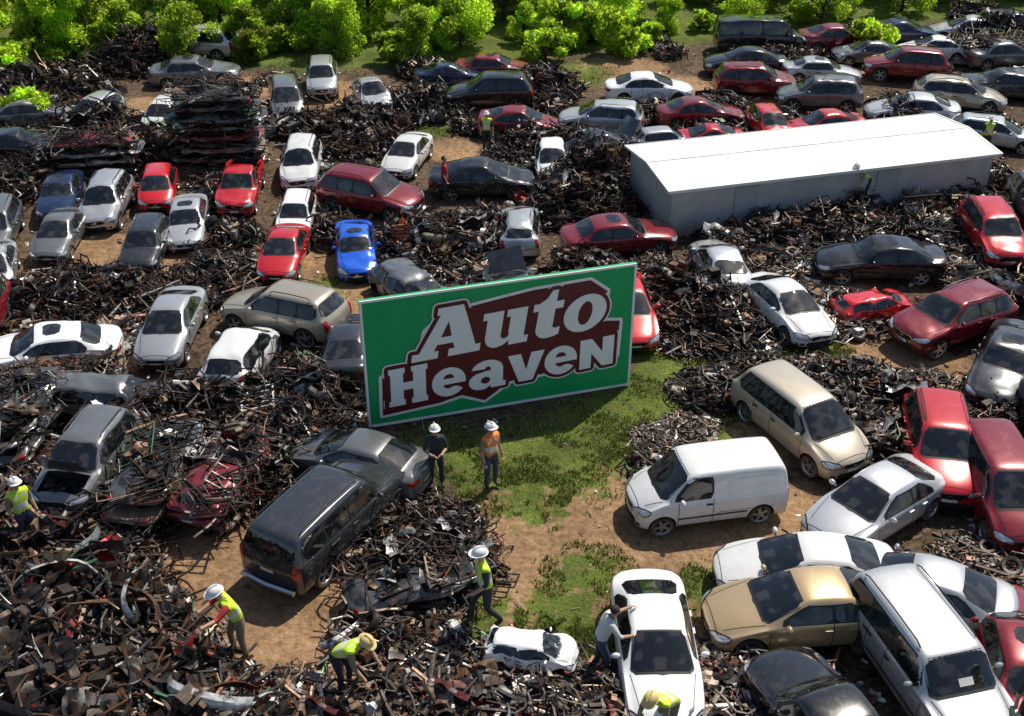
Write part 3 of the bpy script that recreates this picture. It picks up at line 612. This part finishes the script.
def blades():
    pts=[]
    while len(pts)<42000:
        P,r=random.choice(GB); a=U(0,6.3); q=r*math.sqrt(R_())*1.2; x,y=P.x+q*math.cos(a),P.y+q*math.sin(a)
        if noise.noise(Vector((x*.9,y*.9,3)))+.6*noise.noise(Vector((x*3,y*3,3)))<.0 or incar(x,y,-.2): continue
        pts.append((x,y))
    for k in range(9000):
        yy=15+50*R_(); xx=U(-1,1)*(yy*.5+3)
        if noise.noise(Vector((xx*.5,yy*.5,8)))>.1: pts.append((xx,yy))
    p=np.array(pts); n=len(p); a=np.random.rand(n)*6.28; hgt=.03+.12*np.random.rand(n)**1.8; wd=.010+.016*np.random.rand(n)
    lean=(np.random.rand(n,2)-.5)*.16
    V=np.zeros((n,3,3)); V[:,0,0]=p[:,0]-np.cos(a)*wd;V[:,0,1]=p[:,1]-np.sin(a)*wd;V[:,1,0]=p[:,0]+np.cos(a)*wd;V[:,1,1]=p[:,1]+np.sin(a)*wd
    V[:,2,:2]=p+lean;V[:,2,2]=hgt; V[:,:2,2]=-.03
    me=bpy.data.meshes.new('grass'); me.from_pydata(V.reshape(-1,3).tolist(),[],np.arange(3*n).reshape(-1,3).tolist())
    t=np.random.rand(n)**2
    c=np.stack([.11+.28*t,.18+.16*t,.02+.08*t],1).astype(np.float32)
    at=me.attributes.new('col','FLOAT_VECTOR','FACE'); at.data.foreach_set('vector',c.ravel())
    me.materials.append(mat('grass_blade',(0,0,0),.6,0,attr=True)); obj('grass',me)
blades()
# ------------------------------------------------------------ trees
def leafmat():
    m=bpy.data.materials.new('foliage'); m.use_nodes=True;n=m.node_tree.nodes;l=m.node_tree.links;b=n['Principled BSDF'];pin(b,'Roughness',.45)
    a=n.new('ShaderNodeAttribute');a.attribute_name='col'; oi=n.new('ShaderNodeObjectInfo'); mr=n.new('ShaderNodeMapRange'); mr.inputs[3].default_value=.75; mr.inputs[4].default_value=1.35; l.new(oi.outputs['Random'],mr.inputs[0])
    sc=n.new('ShaderNodeVectorMath');sc.operation='SCALE';l.new(a.outputs['Color'],sc.inputs[0]);l.new(mr.outputs[0],sc.inputs['Scale'])
    l.new(sc.outputs[0],b.inputs['Base Color']); t=n.new('ShaderNodeBsdfTranslucent')
    s2=n.new('ShaderNodeVectorMath');s2.operation='MULTIPLY';l.new(sc.outputs[0],s2.inputs[0]);s2.inputs[1].default_value=(3.7,3.7,1.6);l.new(s2.outputs[0],t.inputs[0])
    mx=n.new('ShaderNodeMixShader');mx.inputs[0].default_value=.62;l.new(b.outputs[0],mx.inputs[1]);l.new(t.outputs[0],mx.inputs[2]);l.new(mx.outputs[0],n['Material Output'].inputs[0]);return m
M_leaf=leafmat(); M_bark=mat('bark',(.07,.05,.035),.9,0,0,.4,12,bump=.8)
def tree(Hh,Rr,low,ncl,nl):
    mb=MB(); top=Vector((U(-.3,.3),U(-.3,.3),Hh*.75))
    mb.tube([(0,0,-.2),(U(-.1,.1),U(-.1,.1),Hh*.3),top*.8,top],[.16,.12,.07,.03],7,0)
    cl=[]
    for i in range(ncl):
        a=U(0,6.3); t=R_(); z=low+(Hh-low)*t; rr=Rr*math.sin(math.pi*min(.97,(.25+.75*t)))**.6*math.sqrt(U(.15,1)); c=Vector((rr*math.cos(a),rr*math.sin(a),z)); cl.append((c,U(.45,1.0)*Rr*.42))
        mb.tube([Vector((0,0,z*.45)),c*.5+Vector((0,0,z*.15)),c],[.06,.04,.015],5,0)
    V=[];C=[]
    for c,r in cl:
        k=U(.6,1.35); m=int(nl*(r/(Rr*.3))**2)
        d=np.random.randn(m,3); d/=np.linalg.norm(d,axis=1)[:,None]; rad=r*(.35+.95*np.random.rand(m)**.6); P=np.array(c)+d*rad[:,None]*np.array([1,1,.8])
        s=(.06+.10*np.random.rand(m))[:,None]; a=np.random.randn(m,3); a/=np.linalg.norm(a,axis=1)[:,None]; b=np.cross(a,np.random.randn(m,3)); b/=np.linalg.norm(b,axis=1)[:,None]
        V.append(np.stack([P-a*s*1.5,P+b*s*.7,P+a*s*1.5,P-b*s*.7],1))
        kk=k*(.7+.6*np.random.rand(m)); C.append(np.stack([.145*kk+.02*np.random.rand(m),.215*kk,.030*kk],1))
    V=np.concatenate(V);C=np.concatenate(C); n=len(V); o=len(mb.v)
    mb.v.extend(map(tuple,V.reshape(-1,3).tolist())); mb.f.extend([(o+4*i,o+4*i+1,o+4*i+2,o+4*i+3) for i in range(n)]); mb.m.extend([1]*n); mb.c.extend(map(tuple,C.tolist()))
    return mb.mesh('tree',[M_bark,M_leaf],smooth=False,attr=True)
TR=[tree(6.0,2.4,.6,24,280),tree(6.8,2.6,.6,26,280),tree(5.0,2.6,.4,22,280),tree(6.0,2.0,.6,20,280),tree(7.5,3.0,.8,30,280)]
SH=[tree(2.4,1.5,.2,14,200),tree(1.8,1.3,.1,12,200)]
x=-62
while x<72:
    for row,dy in enumerate((3.4,8.5,14.5,21,28)):
        xx=x+U(-1.4,1.4)+row*1.3; yy=treeline(xx)+dy+U(-1.3,1.3)
        s=U(.7,1.1)*(1 if row else U(.45,.75))
        o=obj('broadleaf_tree',random.choice(TR),(xx,yy,max(0,(yy-treeline(xx)-4)*.05)-.1),U(0,6.3)); o.scale=(s*U(.9,1.2),s,s*U(.8,1.15))
    x+=4.0
for a in[(22,72),(45,62),(75,60),(105,52),(250,62),(290,48),(395,62),(560,45),(590,42),(545,60),(620,52),(650,42),(700,30),(28,124),(865,56),(800,20),(440,45),(350,52),(8,85)]:
    P=survey(*a); s=U(.6,1.1); obj('shrub',random.choice(SH),(P.x,P.y,0),U(0,6.3),scale=s)
# ------------------------------------------------------------ shed
def shed():
    e=bpy.data.objects.new('metal_shed',None);COL.objects.link(e);e.location=SA;e.rotation_euler=(0,0,math.atan2(SD.y,SD.x))
    Mw=mat('shed_wall_metal',(.46,.46,.45),.6,.1,0,.14,1.2,dust=.6); Mr=mat('shed_roof_sheet',(.74,.73,.69),.55,.0,0,.06,1.1,dust=.30,dustcol=(.42,.36,.28)); Mt=mat('shed_flashing',(.74,.74,.71),.5,.1,0,.1,3)
    L,W,h=SLEN,SWID,2.05; ph=.22
    def wall(p0,p1,z0,top):
        mb=MB(); p0=Vector(p0);p1=Vector(p1);d=(p1-p0);n=max(2,int(d.length/1.2)); nr=Vector((d.y,-d.x,0)).normalized(); vs=[]
        m=n*8
        for i in range(m+1):
            t=i/m; q=p0+d*t+nr*(-.02 if i%8==0 else .006*math.sin(i*1.7)); vs+=[(q.x,q.y,z0),(q.x,q.y,top(t))]
        mb.add(vs,[(2*i,2*i+2,2*i+3,2*i+1) for i in range(m)]); return mb.mesh('wall',[Mw],smooth=False)
    obj('front_wall',wall((0,0,0),(L,0,0),-.05,lambda t:h),parent=e); obj('back_wall',wall((L,W,0),(0,W,0),-.05,lambda t:h),parent=e)
    def gable(nm,x,flip):
        mb=MB(); vs=[(x,W,-.05),(x,0,-.05),(x,0,h),(x,W/2,h+ph),(x,W,h)]; mb.add(vs if not flip else vs[::-1],[(0,1,2,3,4)]); obj(nm,mb.mesh(nm,[Mw],smooth=False),parent=e)
    gable('left_gable_wall',0,0); gable('right_gable_wall',L,1)
    for nm,y0,y1,z0,z1 in(('front_roof_slope',-.18,W/2,h-.01,h+ph+.02),('back_roof_slope',W+.18,W/2,h-.01,h+ph+.02)):
        mb=MB();n=int((L+.4)/.4);vs=[]
        for i in range(n+1):
            xx=-.2+(L+.4)*i/n; zz=.006*noise.noise(Vector((xx,y0,0))); vs+=[(xx,y0,z0+.03+zz),(xx,y1,z1+.03+zz)]
        mb.add(vs,[(2*i,2*i+2,2*i+3,2*i+1) for i in range(n)]); obj(nm,mb.mesh(nm,[Mr],smooth=True),parent=e)
    mb=MB(); mb.box((L/2,W/2,h+ph+.06),(L+.42,.12,.015)); mb.box((L/2,-.20,h-.02),(L+.42,.03,.12)); mb.box((L/2,W+.20,h-.02),(L+.42,.03,.12))
    for xx in(-.21,L+.21):
        for sg in(0,1):
            ya,yb=(-.2,W/2) if sg==0 else (W+.2,W/2); mb.tube([(xx,ya,h),(xx,yb,h+ph+.03)],.06,4)
    obj('roof_trim',mb.mesh('roof_trim',[Mt],smooth=False),parent=e)
    mb=MB()
    for xx in(3.2,9.5): mb.box((xx,-.03,.92),(1.0,.05,1.85)); mb.box((xx+.38,-.065,1.0),(.05,.04,.1))
    obj('door',mb.mesh('door',[mat('shed_door',(.36,.37,.38),.6)],smooth=False),parent=e)
shed()
# ------------------------------------------------------------ sign
def sign():
    d=(sgB-sgA); Wd=d.length; Hd=4.35; e=bpy.data.objects.new('business_sign_board',None);COL.objects.link(e); e.location=sgA; e.rotation_euler=(0,0,math.atan2(d.y,d.x))
    Mg=mat('sign_green',(.010,.40,.13),.5,0,0,.10,1.2,spec=.4); Mw=mat('sign_white',(.92,.92,.90),.5,0,0,.03,2); Mm=mat('sign_maroon',(.12,.010,.016),.45,0,0,.1,2); Ms=mat('sign_steel',(.18,.18,.18),.5,.6,0,.2,4)
    mb=MB(); mb.box((Wd/2,.06,Hd/2+.05),(Wd,.10,Hd)); obj('panel',mb.mesh('panel',[Mg],smooth=False),parent=e)
    mb=MB(); t=.07
    for c,s in(((Wd/2,0.0,.05+t/2),(Wd,.05,t)),((Wd/2,0.0,Hd+.05-t/2),(Wd,.05,t)),((t/2,0.001,Hd/2+.05),(t,.05,Hd-2*t)),((Wd-t/2,0.001,Hd/2+.05),(t,.05,Hd-2*t))): mb.box(c,s)
    obj('white_frame',mb.mesh('frame',[Mw],smooth=False),parent=e)
    mb=MB()
    for xx in(.4,Wd*.35,Wd*.65,Wd-.4):
        mb.box((xx,.17,Hd/2),(.1,.1,Hd+.0)); mb.tube([(xx,.22,Hd*.75),(xx,1.6,0)],.04,4)
    for z in(.6,2.2,3.8): mb.box((Wd/2,.14,z),(Wd-.2,.05,.08))
    obj('support_frame',mb.mesh('support',[Ms],smooth=False),parent=e)
    def fill(name,conts,yd,th,m):
        cu=bpy.data.curves.new(name,'CURVE');cu.dimensions='2D';cu.fill_mode='BOTH';cu.extrude=th
        for c in conts:
            s=cu.splines.new('POLY');s.points.add(len(c)-1)
            for k,(a,b) in enumerate(c): s.points[k].co=(a,b,0,1)
            s.use_cyclic_u=True
        o=bpy.data.objects.new('t',cu);COL.objects.link(o); me=evalmesh(o); bpy.data.objects.remove(o); me.materials.clear(); me.materials.append(m)
        q=obj(name,me,(0,yd,0),parent=e); q.rotation_euler=(math.pi/2,0,0); return q
    def outline(name,conts,yd,r,m):
        mb=MB()
        for c in conts:
            pts=[Vector((a,b,0)) for a,b in c]; n=len(pts)
            for i in range(n):
                a,b=pts[i],pts[(i+1)%n]
                dd=(b-a)
                if dd.length<1e-4: continue
                nn=Vector((-dd.y,dd.x,0)).normalized()*r; z=yd-.0004*(i%5)
                mb.add([(q.x,z,q.y) for q in(a-nn,b-nn,b+nn,a+nn)],[(0,1,2,3)])
                z2=yd-.0025-.0004*(i%5); mb.add([(a.x+r*math.cos(t*math.pi/8),z2,a.y+r*math.sin(t*math.pi/8)) for t in range(16)],[tuple(range(16))])
        obj(name,mb.mesh(name,[m],smooth=False),parent=e)
    def arc(cx,cy,rx,ry,a0,a1,n=14): return [(cx+rx*math.cos(math.radians(a0+(a1-a0)*i/n)),cy+ry*math.sin(math.radians(a0+(a1-a0)*i/n))) for i in range(n+1)]
    G={}
    G['A']=(1.16,[[(0,0),(.46,0),(.46,.15),(.38,.15),(.42,.27),(.70,.27),(.74,.15),(.64,.15),(.64,0),(1.20,0),(1.20,.15),(1.11,.15),(.80,1.0),(.36,1.0),(.36,.86),(.42,.86),(.12,.15),(0,.15)],[(.47,.41),(.66,.41),(.575,.72)]])
    G['u']=(.86,[[(0,.72),(0,.58),(.08,.58)]+arc(.30,.22,.22,.23,180,275,8)+[(.42,.02),(.52,.10),(.52,0),(.86,0),(.86,.14),(.78,.14),(.78,.72),(.42,.72),(.42,.58),(.49,.58),(.49,.26)]+arc(.43,.22,.075,.07,0,-180,6)+[(.355,.26),(.355,.72)]])
    G['t']=(.56,[[(0,.72),(0,.57),(.10,.57)]+arc(.32,.20,.22,.21,180,275,8)+[(.44,0),(.54,.04),(.54,.19),(.46,.17),(.40,.20),(.40,.57),(.54,.57),(.54,.72),(.40,.72),(.40,.95),(.30,.95),(.22,.80),(.10,.72)]])
    G['o']=(.82,[arc(.39,.36,.39,.38,0,350,28),arc(.39,.36,.13,.24,0,345,22)])
    G['H']=(.92,[[(0,0),(.36,0),(.36,.14),(.32,.14),(.32,.40),(.54,.40),(.54,.14),(.50,.14),(.50,0),(.86,0),(.86,.14),(.82,.14),(.82,.86),(.86,.86),(.86,1),(.50,1),(.50,.86),(.54,.86),(.54,.60),(.32,.60),(.32,.86),(.36,.86),(.36,1),(0,1),(0,.86),(.04,.86),(.04,.14),(0,.14)]])
    G['e']=(.80,[arc(.38,.38,.38,.39,0,325,26)+[(.56,.24)]+arc(.38,.36,.13,.16,310,200,8)+[(.25,.32),(.76,.32)],arc(.38,.46,.125,.14,5,175,8)])
    G['a']=(.86,[[(.50,0),(.84,0),(.84,.13),(.78,.13),(.78,.50)]+arc(.42,.50,.36,.27,5,168,12)+[(.36,.54)]+arc(.43,.53,.07,.07,150,10,5)+[(.50,.48),(.36,.475)]+arc(.29,.22,.29,.235,85,290,12)+[(.50,.08)],arc(.38,.23,.11,.095,0,345,12)])
    G['v']=(.82,[[(0,.76),(.30,.76),(.42,.30),(.54,.76),(.84,.76),(.58,0),(.26,0)]])
    G['N']=(.84,[[(0,0),(.27,0),(.27,.40),(.54,0),(.80,0),(.80,.80),(.53,.80),(.53,.40),(.27,.80),(0,.80)]])
    def word(txt,x0,z0,s,rot,shear,gap,wx=1.0):
        out=[];x=0
        for ch in txt:
            adv,cs=G[ch]; L=[]
            for c in cs:
                pts=[]
                for a,b in c:
                    X=((x+a)*wx+b*shear)*s; Y=b*s
                    pts.append((x0+X*math.cos(rot)-Y*math.sin(rot),z0+X*math.sin(rot)+Y*math.cos(rot)))
                L.append(pts)
            out.append((ch,L)); x+=adv+gap
        return out
    k=Wd/8.35; r=math.radians(2.5)
    blobp=[(1.05,1.95),(1.6,2.05),(1.85,3.1),(2.3,3.5),(3.3,3.75),(5.1,3.98),(6.9,4.05),(7.45,3.6),(7.35,2.95),(7.2,2.6),(7.9,2.5),(7.85,1.25),(6.0,1.05),(4.4,.92),(3.6,.38),(2.9,.70),(2.2,.55),(.45,.42),(.5,1.75)]
    blobp=[(a*k,b) for a,b in blobp]
    outline('emblem_white_edge',[blobp],-.010,.10,Mw); fill('emblem',[blobp],-.020,.004,Mm)
    w1=word('Auto',1.38*k,2.14,1.66,r,.20,.03,1.04*k); w2=word('HeaveN',.66*k,.70,1.30,r,.06,.03,1.055*k)
    for nm,wd in(('lettering_auto',w1),('lettering_heaven',w2)):
        outline(nm+'_outline_white',[c for _,L in wd for c in L[:1]],-.030,.17,Mw)
    for nm,wd in(('lettering_auto',w1),('lettering_heaven',w2)):
        outline(nm+'_outline_maroon',[c for _,L in wd for c in L[:1]],-.040,.12,Mm)
        for i,(ch,L) in enumerate(wd):
            fill('letter_%s_%d'%(ch.lower(),i+1)+nm[9:],L,-.060,.006,Mw)
            fill('letter_%s_%d_back'%(ch.lower(),i+1)+nm[9:],L[:1],-.050,.003,Mm)
    fill('emblem_face',[[(c[0]*.985+.06,c[1]*.985+.03) for c in blobp]],-.0355,.0015,Mm)
sign()
# ------------------------------------------------------------ people
M_skin=mat('skin',(.45,.26,.17),.55); M_hair=mat('hair',(.03,.02,.015),.8); M_eye=mat('eye',(.02,.02,.02),.3)
M_vest=mat('hi_vis_vest',(.58,.80,.04),.7,0,0,.25,9); M_refl=mat('reflective_tape',(.75,.75,.72),.4); M_boot=mat('boot',(.05,.035,.025),.7)
M_helw=mat('white_hard_hat',(.8,.8,.78),.3,0,0,.1,9); M_hely=mat('yellow_hard_hat',(.72,.55,.22),.35); M_or=mat('orange_vest',(.9,.26,.04),.7,0,0,.2,9)
CL={'dark':mat('dark_cloth',(.03,.035,.045),.85,0,0,.3,14),'denim':mat('denim',(.05,.07,.12),.85,0,0,.3,14),'tan':mat('tan_cloth',(.26,.20,.13),.85,0,0,.3,14),'red':mat('red_cloth',(.40,.03,.03),.85,0,0,.2,14),'grey':mat('grey_cloth',(.18,.18,.18),.85,0,0,.2,14),'white':mat('white_cloth',(.6,.6,.58),.85,0,0,.1,14)}
def pose(kind):
    J=dict(pel=(0,0,.96),bel=(0,0,1.12),che=(0,-.01,1.32),nb=(0,0,1.47),nk=(0,-.01,1.54),h1=(0,-.03,1.61),h2=(0,-.02,1.69),h3=(0,-.01,1.76))
    for s,k in((-1,'L'),(1,'R')):
        J['sh'+k]=(s*.185,0,1.43);J['el'+k]=(s*.25,.03,1.15);J['wr'+k]=(s*.26,-.08,.93);J['pa'+k]=(s*.26,-.11,.85)
        J['hi'+k]=(s*.095,0,.90);J['kn'+k]=(s*.12,-.03,.50);J['an'+k]=(s*.13,.02,.09);J['to'+k]=(s*.15,-.15,.045)
    J={k:Vector(v) for k,v in J.items()}
    def lean(deg,ks=('bel','che','nb','nk','h1','h2','h3','shL','shR')):
        M=Matrix.Rotation(math.radians(deg),3,'X')
        for k in ks: J[k]=J['pel']+M@(J[k]-J['pel'])
    if kind=='walk':
        J['knL']=Vector((-.12,-.20,.52));J['anL']=Vector((-.12,-.24,.11));J['toL']=Vector((-.13,-.42,.06)); J['knR']=Vector((.12,-.02,.50));J['anR']=Vector((.12,.26,.14));J['toR']=Vector((.13,.11,.045))
        J['elR']=Vector((.25,-.06,1.16));J['wrR']=Vector((.22,-.27,1.02));J['paR']=Vector((.21,-.35,1.0)); J['elL']=Vector((-.26,.13,1.17));J['wrL']=Vector((-.27,.16,.94));J['paL']=Vector((-.27,.14,.86)); lean(6)
    if kind=='hold':
        for s,k in((-1,'L'),(1,'R')): J['el'+k]=Vector((s*.27,-.04,1.15));J['wr'+k]=Vector((s*.12,-.28,1.13));J['pa'+k]=Vector((s*.06,-.34,1.15))
    if kind=='bend':
        lean(48); J['pel'].y+=.12
        for s,k in((-1,'L'),(1,'R')):
            J['hi'+k].y+=.12; J['el'+k]=J['sh'+k]+Vector((s*.06,-.10,-.27));J['wr'+k]=J['el'+k]+Vector((-s*.03,-.16,-.18));J['pa'+k]=J['wr'+k]+Vector((0,-.05,-.07))
        J['h1']+=Vector((0,.0,.03));J['h2']+=Vector((0,-.01,.06));J['h3']+=Vector((0,-.0,.09))
    if kind=='reach':
        lean(22); J['elR']=J['shR']+Vector((.10,-.22,-.12));J['wrR']=J['elR']+Vector((.06,-.24,.02));J['paR']=J['wrR']+Vector((.02,-.08,0))
        J['elL']=J['shL']+Vector((-.10,-.14,-.22));J['wrL']=J['elL']+Vector((.05,-.22,-.05));J['paL']=J['wrL']+Vector((.02,-.08,-.01))
        J['knL']=Vector((-.16,-.14,.50));J['anL']=Vector((-.18,-.10,.09));J['toL']=Vector((-.2,-.27,.045))
    return J
def person(px,py,h,pz,face,vest='vest',pants='denim',shirt='dark',hat='w',z=0):
    J=pose(pz); keys=list(J); idx={k:i for i,k in enumerate(keys)}
    rad=dict(pel=.145,bel=.135,che=.165,nb=.085,nk=.055,h1=.075,h2=.098,h3=.07)
    for k in'LR': rad.update({'sh'+k:.078,'el'+k:.048,'wr'+k:.033,'pa'+k:.042,'hi'+k:.105,'kn'+k:.068,'an'+k:.050,'to'+k:.045})
    E=[('pel','bel'),('bel','che'),('che','nb'),('nb','nk'),('nk','h1'),('h1','h2'),('h2','h3')]
    for k in'LR': E+=[('che','sh'+k),('sh'+k,'el'+k),('el'+k,'wr'+k),('wr'+k,'pa'+k),('pel','hi'+k),('hi'+k,'kn'+k),('kn'+k,'an'+k),('an'+k,'to'+k)]
    me=bpy.data.meshes.new('p'); me.from_pydata([J[k] for k in keys],[(idx[a],idx[b]) for a,b in E],[])
    o=bpy.data.objects.new('p',me);COL.objects.link(o); o.modifiers.new('s','SKIN')
    sv=me.skin_vertices[0].data
    for k in keys: sv[idx[k]].radius=(rad[k],rad[k]); sv[idx[k]].use_root=(k=='pel')
    q=o.modifiers.new('u','SUBSURF');q.levels=2
    m=evalmesh(o); bpy.data.objects.remove(o)
    B=MB();B.v=[tuple(v.co) for v in m.vertices]
    mats=[M_skin,CL[shirt],M_or if vest=='orange' else (M_vest if vest=='vest' else CL[shirt]),M_refl if vest else CL[shirt],CL[pants],M_boot,M_hair,M_eye,M_helw if hat=='w' else M_hely]
    def seg(p,a,b):
        d=b-a;t=max(0,min(1,(p-a).dot(d)/d.length_squared));return (p-a-d*t).length,t
    for f in m.polygons:
        c=f.center; best=None
        for a,b in E:
            D,t=seg(c,J[a],J[b]); D/= (rad[a]*(1-t)+rad[b]*t)
            if best is None or D<best[0]: best=(D,a,b,t)
        _,a,b,t=best
        if a in('nk','h1','h2') or (a=='nb'): mt=0
        elif a in('pel','bel','che') and b in('bel','che','nb') or b[:2]=='sh':
            mt=2
            if vest and a=='bel' and .15<t<.45: mt=3
            if vest and a=='pel' and .75<t: mt=3
            if vest and a=='che' and b[:2]=='sh' and .35<t<.6: mt=3
            if a=='pel' and t<.15: mt=4
        elif a[:2]=='sh': mt=1
        elif a[:2]=='el': mt=1 if t<.25 else 0
        elif a[:2]=='wr': mt=0
        elif a[:2]=='an' or (a[:2]=='kn' and t>.82): mt=5
        else: mt=4
        B.f.append(tuple(f.vertices));B.m.append(mt);B.c.append((0,0,0))
    hz=(J['h3']-J['h1']).normalized(); hx=Vector((1,0,0)); hy=hx.cross(hz)*-1; hy=-hy if hy.y>0 else hy
    c=J['h2']
    for s in(-1,1):
        B.sphere(c+hx*s*.034+hy*.088+hz*.005,(.012,.009,.008),7,seg=6,rings=4); B.sphere(c+hx*s*.098-hz*.01,(.014,.02,.03),0,seg=6,rings=4)
    B.sphere(c+hy*.100-hz*.025,(.013,.022,.02),0,seg=6,rings=4); B.sphere(c+hy*.088-hz*.065,(.025,.01,.006),6,seg=6,rings=3)
    rot=Matrix((hx,-hy,hz)).transposed()
    B.sphere(c+hz*.0-hy*.025,(.103,.098,.10),6,seg=12,rings=6,z0=-.35,rot=rot)
    if hat:
        B.sphere(c+hz*.035,(.118,.138,.105),8,seg=16,rings=7,z0=0.0,rot=rot)
        vs=[]
        for r in(1.0,1.15):
            for k in range(16):
                q_=2*math.pi*k/16; p=Vector((.118*r*math.cos(q_),.138*r*math.sin(q_)-(.04 if r>1 and math.sin(q_)<-.2 else 0),.0 if r==1 else -.012)); vs.append(c+hz*.036+rot@p)
        B.add(vs,[(k,(k+1)%16,16+(k+1)%16,16+k) for k in range(16)],8)
        B.tube([c+hz*.14-hy*.10,c+hz*.15,c+hz*.14+hy*.10],.012,5,8)
    for k,s in(('L',-1),('R',1)):
        d=(J['pa'+k]-J['wr'+k]).normalized(); sd=d.cross(Vector((0,1,.3))).normalized(); nr=d.cross(sd); p0=J['pa'+k]
        for i,(o_,ln) in enumerate(((-.030,.070),(-.010,.080),(.011,.075),(.031,.060))):
            a=p0+sd*o_+d*.02; b=a+d*ln*.5+nr*.006; c2=b+d*ln*.3+nr*.018; e2=c2+d*ln*.15+nr*.02
            B.tube([a,b,c2,e2],[.010,.0095,.0085,.006],6,0)
        a=p0-sd*.03-d*.01; B.tube([a,a-sd*.03+d*.02,a-sd*.04+d*.05],[.012,.011,.008],6,0)
    me=B.mesh('worker',mats,ang=60); P=survey(px,py,z); s=h/1.80
    return obj('yard_worker',me,(P.x,P.y,z),math.radians(face),scale=s)
person(32,545,2.2,'stand',50,'vest','denim','tan','w',z=.15)
person(244,655,2.4,'reach',-60,'vest','tan','red','w')
person(346,690,2.3,'bend',60,'vest','dark','tan','y')
person(437,486,2.1,'hold',10,None,'dark','dark','w')
person(491,487,2.2,'stand',40,'orange','denim','tan','w')
person(486,624,2.45,'walk',-70,'vest','dark','dark','w')
person(487,151,1.9,'stand',0,'vest','dark','dark','w',z=.25)
person(445,200,2.0,'stand',90,None,'dark','red',None,z=.1)
person(862,201,2.0,'bend',-60,'vest','dark','tan','w',z=.5)
person(983,156,1.9,'hold',0,'vest','dark','dark','w',z=.1)
person(598,672,2.1,'reach',100,None,'denim','white',None)
person(664,738,2.2,'bend',-40,'vest','tan','tan','y')
person(1020,742,2.3,'stand',-20,'vest','dark','dark','w')
mb=MB(); n=10; vs=[(0,0,1.1)]+[(math.cos(2*math.pi*k/n)*(.55+.12*(k%2)),math.sin(2*math.pi*k/n)*(.5+.12*(k%2)),.0) for k in range(n)]+[(math.cos(2*math.pi*k/n)*(.25+.1*(k%2)),math.sin(2*math.pi*k/n)*.25,.55) for k in range(n)]
mb.add(vs,[(0,n+1+k,n+1+(k+1)%n) for k in range(n)]+[(n+1+k,1+k,1+(k+1)%n,n+1+(k+1)%n) for k in range(n)])
P=survey(404,254); obj('orange_tarpaulin',mb.mesh('tarp',[mat('orange_tarp',(.8,.12,.03),.6,0,0,.2,5)]),(P.x,P.y,.5))
